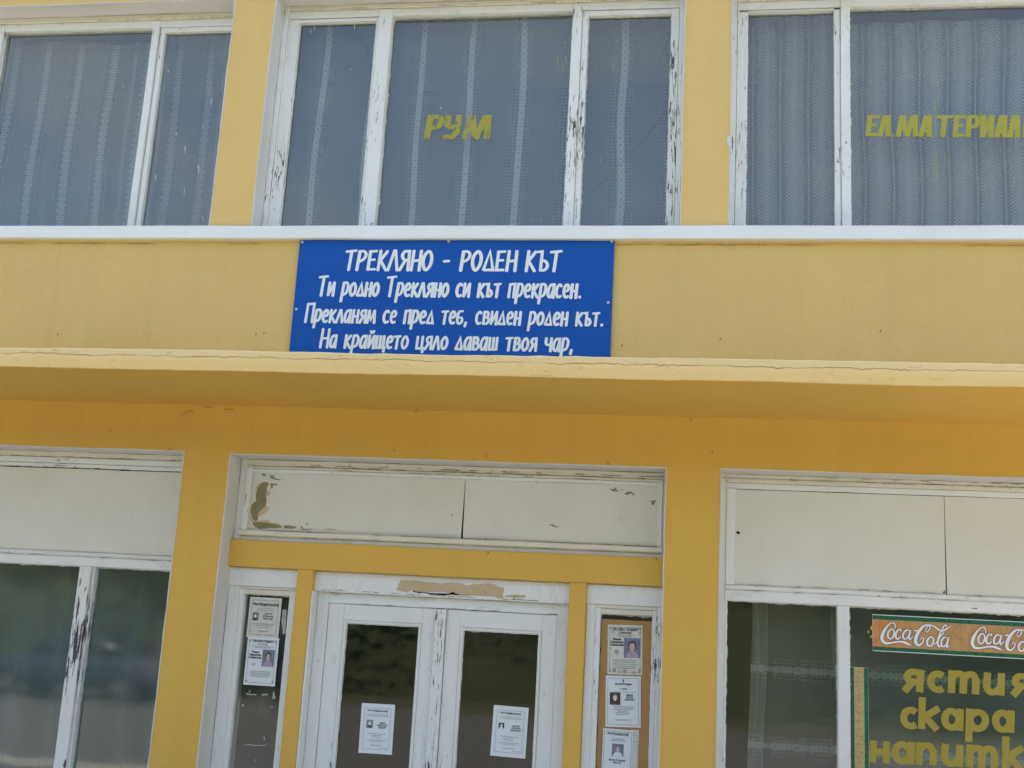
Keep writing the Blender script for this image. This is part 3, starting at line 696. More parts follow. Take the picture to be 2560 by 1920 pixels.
# brushy condensed hand lettering; glyph = (advance, [(kind, points)])
def S(*p): return ('l', list(p))
def Cv(*p): return ('c', list(p))
def O(*p): return ('o', list(p))
BR = {
'Т': (.50, [S((0,.95),(.50,1)), S((.27,.95),(.20,0))]),
'Р': (.46, [S((.10,.97),(.03,0)), Cv((.08,.95),(.30,.97),(.42,.80),(.32,.56),(.07,.42))]),
'Е': (.43, [S((.09,.98),(.04,.02)), S((.09,.95),(.41,.98)), S((.06,.52),(.34,.54)), S((.04,.04),(.39,.05))]),
'К': (.44, [S((.09,1),(.03,0)), S((.42,.97),(.08,.47)), S((.10,.52),(.42,.0))]),
'Л': (.47, [S((.0,.0),(.24,1),(.30,1),(.45,.0))]),
'Я': (.48, [S((.44,1),(.43,0)), Cv((.43,.95),(.22,.97),(.10,.76),(.20,.55),(.43,.50)), S((.28,.54),(.02,0))]),
'Н': (.47, [S((.09,1),(.03,0)), S((.45,1),(.42,0)), S((.06,.48),(.42,.52))]),
'О': (.48, [O((.27,.98),(.06,.70),(.05,.28),(.20,.02),(.40,.30),(.43,.72))]),
'Д': (.52, [S((.02,.05),(.28,.98),(.48,.05),(.02,.04))]),
'Ъ': (.54, [S((0,.96),(.21,.98),(.18,.03)), Cv((.19,.52),(.38,.50),(.50,.27),(.38,.06),(.18,.04))]),
'П': (.47, [S((.03,0),(.09,.97),(.45,1),(.42,0))]),
'–': (.46, [S((.10,.47),(.36,.49))]),
'и': (.36, [S((.07,.68),(.04,.03)), S((.05,.08),(.32,.62)), S((.34,.68),(.32,0))]),
'й': (.36, [S((.07,.68),(.04,.03)), S((.05,.08),(.32,.62)), S((.34,.68),(.32,0)), Cv((.11,.92),(.19,.82),(.29,.93))]),
'р': (.37, [S((.09,.68),(.0,-.28)), Cv((.08,.64),(.24,.68),(.35,.50),(.27,.16),(.06,.04))]),
'о': (.36, [O((.21,.66),(.06,.46),(.05,.18),(.16,.02),(.31,.20),(.33,.48))]),
'д': (.38, [S((.02,.04),(.23,.64),(.35,.04),(.02,.03))]),
'н': (.36, [S((.08,.68),(.04,0)), S((.34,.68),(.31,0)), S((.06,.33),(.32,.35))]),
'т': (.35, [S((0,.64),(.35,.67)), S((.20,.64),(.15,0))]),
'е': (.34, [Cv((.06,.33),(.24,.36),(.32,.52),(.22,.66),(.09,.54),(.05,.24),(.15,.03),(.30,.08))]),
'к': (.34, [S((.08,.68),(.04,0)), S((.33,.66),(.08,.32)), S((.09,.36),(.33,0))]),
'л': (.36, [S((.0,.0),(.18,.66),(.23,.66),(.34,.0))]),
'я': (.36, [S((.34,.68),(.33,0)), Cv((.33,.64),(.17,.65),(.09,.50),(.16,.36),(.33,.33)), S((.21,.36),(.02,0))]),
'с': (.32, [Cv((.30,.58),(.20,.66),(.07,.50),(.04,.22),(.14,.03),(.29,.09))]),
'а': (.38, [S((.35,.68),(.33,0)), Cv((.33,.60),(.20,.66),(.07,.46),(.04,.16),(.13,.02),(.24,.14),(.33,.42))]),
'ъ': (.42, [S((0,.65),(.17,.66),(.14,.03)), Cv((.15,.36),(.29,.35),(.37,.19),(.29,.05),(.14,.03))]),
'п': (.36, [S((.03,0),(.08,.65),(.34,.68),(.31,0))]),
'м': (.47, [S((.02,0),(.11,.66)), S((.11,.62),(.22,.16),(.38,.62)), S((.40,.66),(.43,0))]),
'б': (.36, [Cv((.33,.68),(.14,.66),(.05,.45),(.05,.16),(.15,.02),(.30,.12),(.28,.33),(.08,.34))]),
'в': (.35, [S((.08,.68),(.04,.02)), Cv((.07,.65),(.24,.66),(.29,.50),(.22,.38),(.07,.36)), Cv((.08,.37),(.28,.34),(.32,.18),(.22,.04),(.04,.03))]),
'щ': (.52, [S((.06,.66),(.04,.04),(.50,.05),(.47,-.16)), S((.26,.66),(.24,.05)), S((.45,.67),(.43,.05))]),
'ш': (.48, [S((.06,.66),(.04,.04),(.43,.05),(.45,.67)), S((.26,.66),(.24,.05))]),
'ц': (.42, [S((.07,.66),(.04,.04),(.40,.05),(.37,-.16)), S((.34,.67),(.32,.05))]),
'ч': (.35, [Cv((.06,.68),(.05,.42),(.15,.33),(.32,.38)), S((.34,.68),(.31,0))]),
'.': (.18, [S((.07,.07),(.085,.03))]),
',': (.18, [S((.10,.09),(.05,-.12))]),
' ': (.30, []),
}
def write(ink, text, font, x0, x1, zb_, h, w, wv=None, slant=0.0, gap=0.08, cap='round', dz=0.0):
    tot = sum(font[c][0]+gap for c in text)-gap
    sx_ = (x1-x0)/tot; x = x0
    for c in text:
        adv, gl = font[c]
        for kind, pts in gl:
            if kind == 'c': pts = cr(pts)
            elif kind == 'o': pts = cr(pts, closed=True)
            jw = w*random.uniform(0.94, 1.06)
            ink.stroke([(x+p[0]*sx_+slant*p[1]*h, zb_+dz*(x-x0)+p[1]*h) for p in pts], jw, cap, wv)
        x += (adv+gap)*sx_

# ------------------------------------------------------------------ the blue sign
SY = -0.022
sx0, sx1, sz0, sz1 = rect((751,599),(1537,598),(1525,889),(722,876), SY)
sz0 = c_t+0.045
def sign():
    m = MB(); m.bar(sx0, sx1, SY, -0.012, sz0, sz1, 0.002, 0.0015)
    s = m.build('blue_sign', M['blue'])
    tag(s, 'blue painted metal sign with white verse lettering, mounted above the canopy', 'sign')
    E = lambda x, y: (700+x/2.572, 560+y/2.572)
    lines = [('ТРЕКЛЯНО – РОДЕН КЪТ', (405,300),(1812,300),(405,170),0.0),
             ('Ти родно Трекляно си кът прекрасен.', (232,467),(1948,470),(232,337),0.0),
             ('Прекланям се пред теб, свиден роден кът.', (150,632),(2090,655),(150,508),0.0),
             ('На крайщето цяло даваш твоя чар,', (245,800),(1893,815),(250,676),0.0)]
    y = SY-0.002
    for t, a, b, c, dz in lines:
        A, Bp, Cp = at(*E(*a), y), at(*E(*b), y), at(*E(*c), y)
        h = abs(Cp[1]-A[1])*0.97; zb_ = (A[1]+Bp[1])/2
        ink = Ink(y); write(ink, t, BR, A[0]+0.01, Bp[0]-0.01, zb_, h*0.99, h*(0.162 if t.isupper() else 0.145), 0.78, 0.02)
        tag(ink.build('lettering', M['vinyl_white'], s), kind='stuff')
    # the verse runs on below the canopy edge, out of sight from the street
    for e in ((143,116),(1085,112),(2133,112),(105,547),(2110,505)):
        p = at(*E(*e), y); k = MB()
        n = 10; r = 0.009
        V = [(p[0]+r*math.cos(6.283*i/n), y-0.002, p[1]+r*math.sin(6.283*i/n)) for i in range(n)]+[(p[0]+r*math.cos(6.283*i/n), y+0.003, p[1]+r*math.sin(6.283*i/n)) for i in range(n)]
        k.add(V, [tuple(range(n-1, -1, -1))]+[(i, (i+1) % n, n+(i+1) % n, n+i) for i in range(n)]); k.build('screw', M['screw'], s)
sign()

# ------------------------------------------------------------------ lettering on the upper panes
BL = {   # heavy slanted stencil capitals, butt ended; strokes carry their own width factors
'Р': (.62, [S((.14,0),(.14,1)), Cv((.10,.91),(.40,.91),(.50,.72),(.42,.50),(.20,.46))]),
'У': (.62, [S((.12,1),(.14,.62),(.24,.50),(.46,.50)), S((.48,1),(.48,.30),(.38,.09),(.06,.09))]),
'М': (.92, [S((.12,0),(.20,1)), S((.24,.95),(.42,.12)), S((.46,.0),(.64,.95)), S((.72,1),(.80,0))]),
'Е': (.55, [S((.14,0),(.14,1)), S((.05,.91),(.52,.91)), S((.14,.52),(.44,.52)), S((.05,.09),(.50,.09))]),
'Л': (.58, [S((.08,0),(.22,.97)), S((.34,1),(.42,0))]),
'.': (.16, [S((.06,0),(.06,.10))]),
'А': (.60, [S((.08,0),(.26,.97)), S((.38,1),(.44,0)), S((.14,.26),(.42,.26))]),
'Т': (.66, [S((.0,.91),(.62,.91)), S((.30,0),(.30,.95))]),
'И': (.66, [S((.13,0),(.13,1)), S((.50,1),(.50,0)), S((.16,.08),(.46,.88))]),
}
yg = GY+0.010
def dr(x, y, o=(0, 0)): return (o[0]+x/2.7656, o[1]+y/2.7656)
def glyph_at(mp, ch, px0, px1, py_top, py_bot, y, w, slant, font=BL, wv=0.66, cap='butt'):
    a = at((px0+px1)/2, py_bot, y); b = at((px0+px1)/2, py_top, y)
    xa = at(px0, (py_bot+py_top)/2, y)[0]; xb = at(px1, (py_bot+py_top)/2, y)[0]
    adv = font[ch][0]-0.06; h = b[1]-a[1]; s_ = (xb-xa)/adv; ink = Ink(y)
    for kind, pts in font[ch][1]:
        if kind == 'c': pts = cr(pts)
        elif kind == 'o': pts = cr(pts, closed=True)
        ink.stroke([(xa+p[0]*s_+slant*(p[1]-0.5)*h, a[1]+p[1]*h) for p in pts], w*h, cap, wv)
    return ink.build('letter', M[mp[0]], mp[1])
for ch, a, b in (('Р',1165,1285),('У',1290,1410),('М',1430,1625)):
    p = dr(a, 795, (640, 0)); q = dr(b, 962, (640, 0)); glyph_at(('yel_a', winM), ch, p[0], q[0], p[1], q[1], yg, 0.25, 0.12)

seq = [('Е',672,762),('Л',768,852),('.',858,876),('М',886,1036),('А',1046,1138),('Т',1158,1272),('Е',1276,1358),('Р',1364,1458),('И',1466,1560),('А',1572,1656),('Л',1662,1746),('И',1762,1860)]
for ch, a, b in seq:
    p = dr(a, 795, (1920, 0)); q = dr(b, 943, (1920, 0)); 
    glyph_at(('yel_b', winR), ch, p[0], q[0], p[1], q[1]+ (a-672)*0.003, yg, 0.215 if ch != '.' else 0.12, 0.10)
# paint runs
def runs(lst, o, parent, mat='yel_drip'):
    k = Ink(yg-0.001)
    for (x_, ya, yb, w_) in lst:
        p = at(*dr(x_, ya, o), yg); q = at(*dr(x_+random.uniform(-4, 10), yb, o), yg); mid = ((p[0]+q[0])/2+random.uniform(-.004, .004), (p[1]+q[1])/2)
        k.stroke([(p[0], p[1], 0.0058*w_), (mid[0], mid[1], 0.0040*w_), (q[0], q[1], 0.0022*w_)], 0.004, 'round')
    tag(k.build('paint_run', M[mat], parent), kind='stuff')
runs([(1152,690,985,1.6),(1173,560,780,1),(1165,1060,1310,1.6),(1147,1130,1260,1),(1218,1065,1150,1),(1305,950,970,1),(1400,1095,1210,.9),(1420,980,1015,1),(1440,990,1045,1),(1478,1045,1085,1),(1495,1115,1205,1.1),(1506,700,770,1),(1508,980,1030,1),(1528,1130,1180,.8),(1505,1290,1405,1),(1552,1350,1390,.8),(1345,1210,1260,.8),(1050,1230,1300,.7),(1035,1090,1120,.7),(1608,1040,1110,1),(1692,735,785,1),(1710,945,1030,1.1),(1672,1030,1055,.8),(1680,1140,1190,.8),(1700,1230,1325,1.2),(1608,1465,1545,.9),(1370,690,715,.7),(1400,670,690,.7),(1320,710,740,.7),(1435,760,830,.9),(1462,770,850,1),(855,1400,1475,.5),(672,1395,1420,.5)], (1920, 0), winR)
runs([(25,405,505,1),(315,385,495,1.1),(345,430,520,1.1),(372,390,470,1),(365,285,340,1),(695,435,530,.8),(610,450,500,.7),(580,445,480,.6),(828,1470,1545,1),(740,1395,1425,.7),(825,1190,1230,.6),(875,1305,1330,.6),(278,1480,1540,.9),(200,1515,1542,.8),(130,1510,1540,.8),(610,1090,1140,.6),(690,875,890,.6)], (1280, 0), winM)
runs([(400,180,208,.8),(683,165,205,.9),(378,210,235,.7),(655,478,488,.9),(1278,740,755,.9)], (640, 0), winM, 'vinyl_white')
runs([(1162,485,500,1),(1466,680,725,1),(1218,920,935,1.1),(1280,1010,1060,.9),(1368,1145,1200,1),(1080,1210,1250,.9),(1275,1300,1360,.6),(855,595,610,.9),(1400,870,885,.7),(1400,1490,1530,.7)], (0, 0), winL, 'vinyl_white')
# long crack across the right light of the middle window
k = Ink(yg-0.0006)
pp = [at(*dr(x_, y_, (1280, 0)), yg) for x_, y_ in ((1070,760),(1020,825),(915,965),(800,1080),(700,1180),(620,1265),(540,1335))]
k.stroke([(p[0], p[1]) for p in pp], 0.0030, 'butt'); k.build('crack', M['bare'], winM)

# ------------------------------------------------------------------ ground floor, left window
TY = 0.185                                                     # face of the timber downstairs
LG = TY+0.045
F6 = lambda x, y: (x/2.7656, 860+y/2.7656)
def zz(pts, Y): return Zm(pts, Y)
zt_band = zz([F6(0,770), F6(1250,802)], TY)
zt_pan = zz([F6(0,835), F6(1245,885)], TY+0.02)
zb_pan = zz([F6(0,1405), F6(1185,1478)], TY+0.02)
z_rail_b = zz([(0,1404),(425,1429)], TY)
zbot = 0.47
wl_ = MB()
wl_.bar(lL[0]+0.008, lL[1]-0.008, TY-0.004, TY+0.09, zt_band, lL[3]-0.008, m=1, amp=0.002)
wl_.bar(lL[0]+0.008, lL[1]-0.008, TY+0.008, TY+0.09, zt_band-0.042, zt_band-0.002, m=2, amp=0.002)
wl_.bar(lL[0]+0.008, lL[1]-0.008, TY+0.016, TY+0.09, zt_pan, zt_band-0.044, m=2, amp=0.002)
wl_.bar(lL[1]-0.05, lL[1]-0.008, TY+0.0, TY+0.09, zbot, z_rail_b, m=0)
wl_.bar(lL[0]+0.008, lL[1]-0.008, TY+0.0, TY+0.09, z_rail_b, zb_pan-0.033, m=2, amp=0.002)
wl_.bar(lL[0]+0.008, lL[1]-0.008, TY-0.006, TY+0.06, zb_pan-0.031, zb_pan, ch=0.012, m=3, amp=0.002)
wl_.bar(lL[0]+0.008, lL[1]-0.008, TY-0.04, TY+0.09, 0.44, zbot, m=3)
lwin = wl_.build('window', [M['worn_v'], M['cream_h'], M['worn_h'], M['white']], B)
bar('panel', lL[0]+0.01, lL[1]-0.010, TY+0.024, TY+0.04, zb_pan+0.002, zt_pan-0.006, M['panel'], lwin, 0.002, 0.003)
box('panel_backing', lL[0]+0.01, lL[1]-0.010, TY+0.05, TY+0.09, zb_pan, zt_pan, M['dark'], lwin)
m0, m1 = Xm((196,1412),(140,1920),TY), Xm((224,1414),(172,1920),TY)
mm = MB(); mm.bar(m0, m1, TY-0.012, TY+0.08, zbot, z_rail_b-0.001, amp=0.003); mm.build('mullion', M['heavier_v'], lwin)
bar('moulding', m1+0.001, m1+0.018, TY+0.012, TY+0.08, zbot, z_rail_b-0.001, M['heavy_v'], lwin, 0.003, 0.003)
pane(lL[0]+0.02, m0, zbot, z_rail_b, LG+0.01, M['glass_low'], lwin); pane(m1+0.018, lL[1]-0.05, zbot, z_rail_b, LG+0.01, M['glass_low'], lwin)
putty(lL[0]+0.02, m0, zbot, z_rail_b, LG, lwin, 0.008, 21); putty(m1+0.018, lL[1]-0.05, zbot, z_rail_b, LG, lwin, 0.006, 22)
bar('mullion', m0-1.35, m0-1.28, TY-0.012, TY+0.08, zbot, z_rail_b-0.001, M['heavy_v'], lwin)
curtain('curtain', lL[0], lL[1]+0.15, 0.3, z_rail_b+0.3, 0.62, M['cur_plain'], 'thin grey curtain hanging behind the left ground floor window', 0.045, 0.27, None, 11)

# ------------------------------------------------------------------ ground floor, entrance bay
G7 = lambda x, y: (560+x/3.6867, 1100+y/3.6867)
H8 = lambda x, y: (1140+x/3.6867, 1100+y/3.6867)
P1 = lambda x, y: (560+x/3.19, 1400+y/3.19)
P2 = lambda x, y: (760+x/3.191, 1400+y/3.191)
P3 = lambda x, y: (1100+x/3.191, 1400+y/3.191)
P4 = lambda x, y: (1440+x/3.77, 1480+y/3.77)
P5 = lambda x, y: (1780+x/3.77, 1480+y/3.77)
P6 = lambda x, y: (2080+x/3.77, 1480+y/3.77)
P7 = lambda x, y: (1780+x/2.836, 1160+y/2.836)
BY = 0.15                                                      # face of the inner beam and posts
beam_t = zz([G7(65,903), H8(0,1020), H8(1925,1083)], BY); beam_b = zz([G7(45,1145), G7(660,1193), H8(1050,1330), H8(1915,1355)], BY)
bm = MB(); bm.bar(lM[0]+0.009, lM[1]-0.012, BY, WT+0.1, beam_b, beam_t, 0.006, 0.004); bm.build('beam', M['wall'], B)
pl0, pl1 = Xm((739,1424),(702,1920),BY), Xm((780,1427),(740,1920),BY)
pr0, pr1 = Xm((1425,1461),(1404,1920),BY), Xm((1470,1463),(1445,1920),BY)
for (a, b) in ((pl0, pl1), (pr0, pr1)):
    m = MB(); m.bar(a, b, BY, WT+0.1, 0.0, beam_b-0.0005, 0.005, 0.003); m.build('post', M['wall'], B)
# transom
tf_t = zz([G7(185,188), G7(1100,235), H8(1900,330)], TY)          # under the reveal
t1 = zz([G7(215,235), G7(2200,300), H8(1915,370)], TY)            # line between trim and frame
p_t = zz([G7(270,297), G7(2200,368), H8(1870,410)], TY+0.02); p_b = zz([G7(225,832), G7(2180,905), H8(1840,990)], TY+0.02)
p_l = Xm(G7(260,300), G7(225,830), TY+0.02); p_r = Xm(H8(1870,410), H8(1842,990), TY+0.02)
f_l = Xm(G7(205,240), G7(160,850), TY); f_r = Xm(H8(1918,370), H8(1885,1045), TY)
rail_b = zz([G7(160,880), G7(2200,955), H8(1860,1055)], TY)
t = MB()
t.bar(lM[0]+0.009, f_l, TY+0.006, TY+0.1, beam_t, lM[3]-0.008, m=2, amp=0.002)
t.bar(f_r, lM[1]-0.009, TY+0.006, TY+0.1, beam_t, lM[3]-0.008, m=2, amp=0.002)
t.bar(f_l, f_r, TY+0.006, TY+0.1, t1+0.002, lM[3]-0.008, m=1, amp=0.0025)
t.bar(f_l, f_r, TY-0.006, TY+0.1, p_t+0.024, t1, m=1, amp=0.002)
t.bar(f_l, p_l, TY-0.006, TY+0.1, p_b, p_t+0.023, m=0, amp=0.002)
t.bar(p_r, f_r, TY-0.006, TY+0.1, p_b, p_t+0.023, m=0, amp=0.002)
t.bar(p_l, p_r, TY+0.012, TY+0.1, p_t, p_t+0.023, m=2, amp=0.002)
t.bar(f_l-0.01, f_r+0.004, TY-0.024, TY+0.1, rail_b, p_b-0.001, m=1, amp=0.003, ch=0.009)
t.bar(f_l, f_r, TY+0.012, TY+0.1, beam_t-0.004, rail_b-0.001, m=2, amp=0.002)
tro = t.build('transom', [M['light_v'], M['cream_h'], M['white']], B)
# two boards with a wedge shaped gap between
def board(name, xl_t, xl_b, xr_t, xr_b, z0, z1, y, th, mat, parent, n=14):
    m = MB(); V = []
    for i in range(n+1):
        z = z0+(z1-z0)*i/n; f = i/n
        a = xl_b+(xl_t-xl_b)*f; b = xr_b+(xr_t-xr_b)*f
        for (x_, y_) in ((a, y), (b, y), (b, y+th), (a, y+th)):
            V.append((x_, y_+0.0015*noise.noise(Vector((x_*3, z*3, 1))), z))
    Fs = [(i*4+k, i*4+(k+1) % 4, (i+1)*4+(k+1) % 4, (i+1)*4+k) for i in range(n) for k in range(4)]+[(3, 2, 1, 0), (n*4, n*4+1, n*4+2, n*4+3)]
    m.add(V, Fs); return m.build(name, mat, parent)
sT = X(*H8(91,370), TY+0.02); sB = X(*H8(46,905), TY+0.02); sm = (sT+sB)/2
board('panel', p_l+0.001, p_l+0.001, sm-0.002, sm-0.008, p_b+0.004, p_t-0.001, TY+0.028, 0.02, M['panel'], tro)
board('panel', sm+0.0015, sm+0.0065, p_r-0.001, p_r-0.001, p_b+0.006, p_t-0.001, TY+0.026, 0.02, M['panel'], tro)
box('panel_backing', p_l, p_r, TY+0.055, TY+0.095, p_b, p_t, M['dark'], tro)
# peeled paint, as shallow irregular shapes on the boards
def patch(pts, conv, y, th, mat, parent, name='peeled_patch', jit=0.4, sub=3):
    P = [at(*conv(*p), y) for p in pts]; Q = []
    rr = random.Random(len(pts)*7+int(pts[0][0]))
    for i, p in enumerate(P):
        q = P[(i+1) % len(P)]
        for s_ in range(sub):
            f = s_/sub; L = math.dist(p, q)
            Q.append((p[0]+(q[0]-p[0])*f+rr.uniform(-1, 1)*L*0.10*jit, p[1]+(q[1]-p[1])*f+rr.uniform(-1, 1)*L*0.10*jit))
    n = len(Q); me = bpy.data.meshes.new(name)
    me.from_pydata([(a, y-th, b) for a, b in Q]+[(a, y+0.0004, b) for a, b in Q], [], [tuple(range(n))]+[(i, n+i, n+(i+1) % n, (i+1) % n) for i in range(n)])
    me.update(); return link(name, me, M[mat], parent)
PY = TY+0.0275
patch([(400,385),(350,393),(310,440),(290,500),(298,560),(256,590),(243,660),(262,725),(290,752),(312,740),(318,690),(345,650),(385,612),(392,540),(385,520),(400,480),(392,440),(412,412)], G7, PY, 0.0006, 'bare', tro)
patch([(345,393),(310,410),(292,440),(285,470),(300,452),(325,415)], G7, PY-0.0010, 0.002, 'flake', tro, 'paint_flake')
patch([(392,480),(425,474),(422,506),(384,522)], G7, PY-0.0012, 0.003, 'flake', tro, 'paint_flake')
patch([(345,655),(395,612),(416,622),(402,652),(345,694),(312,712),(322,665)], G7, PY-0.0012, 0.003, 'flake', tro, 'paint_flake')
patch([(243,690),(262,728),(285,752),(272,765),(246,742),(238,705)], G7, PY-0.0010, 0.002, 'flake', tro, 'paint_flake')
patch([(262,762),(345,748),(430,765),(520,785),(538,805),(480,812),(400,812),(330,818),(285,800)], G7, PY, 0.0006, 'bare', tro)
patch([(330,742),(412,742),(425,756),(522,774),(505,782),(420,768),(345,758)], G7, PY-0.0010, 0.002, 'flake', tro, 'paint_flake')
patch([(552,785),(610,788),(665,796),(655,815),(600,818),(555,812)], G7, PY, 0.0006, 'bare', tro)
for pts in ([(358,222),(370,220),(374,240),(388,250),(372,262),(356,258)], [(345,318),(368,308),(388,324),(372,336)], [(420,312),(445,330),(468,318),(458,345),(495,360),(532,364),(505,372),(455,362),(435,350),(412,358),(432,336)],
            [(416,400),(455,402),(470,398),(498,412),(475,420),(462,410),(452,415),(448,445),(436,448),(430,412)], [(706,788),(722,796),(728,816),(812,820),(812,826),(715,826)], [(756,778),(768,758),(774,768),(765,784),(750,784)], [(920,815),(950,822),(975,815),(995,828),(1020,818),(1048,832),(1022,824),(995,834),(970,822),(945,828)]):
    patch(pts, G7, PY+0.0001, 0.0008, 'bare', tro)
for pts in ([(1412,445),(1445,455),(1478,430),(1472,455),(1500,472),(1460,476),(1432,468)], [(1548,500),(1575,480),(1615,474),(1645,505),(1638,512),(1612,490),(1585,508)], [(1766,555),(1805,563),(1838,552),(1826,598),(1800,597),(1802,572)], [(838,784),(870,780),(890,772),(905,790),(958,796),(935,804),(902,802),(875,786)], [(1495,716),(1518,718),(1505,724)], [(1522,458),(1550,455),(1536,464)], [(695,432),(708,436),(698,442)], [(732,390),(750,396),(742,404)]):
    patch(pts, H8, TY+0.0255, 0.0010, 'bare', tro)

# sidelights
def sidelight(oL, oR, fr, gl, name_lab, top_pts, conv, heavy, hole_z):
    """oL,oR opening; fr frame outer pts; gl glass pts"""
    y = 0.205
    fl, fr_ = fr; gl0, gl1 = gl
    ft = zz(top_pts[0], y); gt = zz(top_pts[1], y+0.03)
    m = MB()
    m.bar(oL, oR, y-0.012, WT+0.08, ft+0.004, beam_b-0.001, m=2, amp=0.002)
    m.bar(oL, fl, y-0.004, WT+0.08, 0.0, ft+0.003, m=2, amp=0.002)
    if oR-fr_ > 0.003: m.bar(fr_, oR, y-0.004, WT+0.08, 0.0, ft+0.003, m=0, amp=0.002)
    m.bar(fl, gl0, y, y+0.08, 0.0, gt+0.035, m=0, amp=0.002)
    m.bar(gl1, fr_, y, y+0.08, 0.0, gt+0.035, m=0, amp=0.002)
    m.bar(gl0, gl1, y+0.001, y+0.08, gt, gt+0.035, m=1, amp=0.002)
    m.bar(fl, fr_, y-0.006, y+0.08, gt+0.036, ft+0.003, m=1, amp=0.002)
    m.bar(gl0, gl1, y+0.001, y+0.08, 0.0, 0.4, m=1)
    so = m.build('sidelight', [M[heavy], M['cream_h'], M['white']], B); so['label'] = name_lab
    pane(gl0, gl1, 0.4, gt, y+0.04, M['glass_side'], so); putty(gl0, gl1, 0.4, gt, y+0.030, so, 0.006, int(abs(gl0)*50))
    return so, gt, y
SLl, gtl, yl = sidelight(lM[0]+0.009, pl0-0.001, (Xm(P1(100,240), P1(5,1659), 0.205), pl0-0.012), (Xm(P1(160,275), P1(55,1659), 0.235), Xm(P1(515,285), P1(420,1659), 0.235)),
    'narrow glazed sidelight left of the doors, dirty glass with two notices', ([P1(75,205), P1(555,235)], [P1(160,275), P1(515,287)]), P1, 'light_v', 0)
SLr, gtr, yr = sidelight(pr1+0.001, lM[1]-0.010, (Xm(P4(178,155), P4(130,1659), 0.205), Xm(P4(775,180), P4(718,1659), 0.205)), (Xm(P4(238,210), P4(183,1659), 0.235), Xm(P4(728,230), P4(676,1659), 0.235)),
    'narrow sidelight right of the doors backed by brown board', ([P4(150,122), P4(820,150)], [P4(238,210), P4(728,230)]), P4, 'worn_v', 0)

# door set
DY = 0.265
m = MB()
d_top = zz([P2(105,247), P3(1030,360)], DY); d_in = zz([P2(190,337), P3(940,440)], DY)
dl0 = X(*P2(112,300), DY); dl1 = Xm(P2(190,340), P2(95,1659), DY) ; dr1 = pr0-0.004; dr0 = Xm(P3(940,445), P3(882,1659), DY)
# lintel plaster between beam and frame
m.bar(pl1+0.001, pr0-0.001, BY+0.055, WT+0.1, d_top+0.001, beam_b-0.001, m=1, amp=0.003)
m.bar(pl1+0.001, pl1+0.016, BY+0.004, WT+0.1, 0, d_top, m=1, amp=0.002)
m.bar(pl1+0.017, dl1, DY-0.012, DY+0.09, 0, d_top, m=0, amp=0.002)
m.bar(dr0, pr0-0.001, DY-0.012, DY+0.09, 0, d_top, m=0, amp=0.002)
m.bar(dl1, dr0, DY-0.010, DY+0.09, d_in, d_top-0.0005, m=2, amp=0.002)
DR = m.build('door_frame', [M['light_v'], M['white'], M['worn_h']], B)
patch([(1635,1290),(1610,1330),(1590,1385),(1660,1400),(1700,1400),(1740,1385),(1760,1400),(1900,1412),(2212,1425),(2212,1325),(2100,1310),(2000,1322),(1900,1305),(1760,1292)], G7, BY+0.0545, 0.0015, 'oldplaster', DR, 'bare_plaster', 0.6)
patch([(40,1325),(120,1338),(200,1328),(300,1322),(362,1335),(400,1355),(440,1362),(435,1462),(300,1446),(150,1438),(41,1430)], H8, BY+0.0545, 0.0016, 'oldplaster', DR, 'bare_plaster', 0.6)
patch([(440,1444),(510,1428),(570,1425),(642,1436),(630,1458),(560,1452),(500,1452)], H8, BY+0.0545, 0.0015, 'oldplaster', DR, 'bare_plaster', 0.6)
patch([(1740,1382),(1765,1398),(1900,1410),(2060,1420),(2110,1400),(2150,1422),(2240,1432),(2100,1428),(1900,1420),(1745,1400)], G7, BY+0.0525, 0.001, 'dark', DR, 'crack', 0.4)
def leaf(name, x0, x1, gx0, gx1, gz, y, matv, bead, lab):
    m = MB(); zt = d_in-0.002; b = 0.022
    m.bar(x0, gx0-b, y, y+0.045, 0.02, zt, m=0, amp=0.0015); m.bar(gx1+b, x1, y, y+0.045, 0.02, zt, m=0, amp=0.0015)
    m.bar(gx0-b, gx1+b, y+0.0008, y+0.045, gz+b, zt, m=1, amp=0.0015); m.bar(gx0-b, gx1+b, y+0.0008, y+0.045, 0.02, 0.62, m=1)
    o = m.build('door', [matv, M['white']], B); o['label'] = lab
    k = MB(); yy = y-0.006
    k.bar(gx0-b+0.001, gx0, yy, y+0.03, 0.62, gz+b-0.001, ch=0.006, amp=0.001); k.bar(gx1, gx1+b-0.001, yy, y+0.03, 0.62, gz+b-0.001, ch=0.006, amp=0.001)
    k.bar(gx0, gx1, yy+0.001, y+0.03, gz, gz+b-0.001, ch=0.006, amp=0.001); k.build('glazing_bead', bead, o)
    pane(gx0, gx1, 0.62, gz, y+0.026, M['glass_door'], o); putty(gx0, gx1, 0.62, gz, y+0.022, o, 0.004, int(abs(gx0)*40))
    return o
mid = Xm(P2(1135,400), P2(1062,1659), DY)
l_g0, l_g1 = Xm(P2(340,500), P2(258,1659), DY+0.02), Xm(P2(915,545), P2(846,1659), DY+0.02)
r_g0, r_g1 = Xm(P3(190,562), P3(128,1659), DY+0.02), Xm(P3(790,585), P3(735,1659), DY+0.02)
gzl, gzr = zz([P2(340,505), P2(915,545)], DY+0.02), zz([P3(190,562), P3(790,588)], DY+0.02)
gz_ = (gzl+gzr)/2
dA = leaf('door', dl1+0.002, mid-0.002, l_g0, l_g1, gz_+0.003, DY, M['light_v'], M['white'], 'left door leaf with chipped white meeting stile')
dB = leaf('door', mid+0.001, dr0-0.002, r_g0, r_g1, gz_-0.003, DY+0.004, M['light_v'], M['white'], 'right door leaf with small memorial notice taped to glass')
cs0 = Xm(P2(1040,400), P2(985,1659), DY)
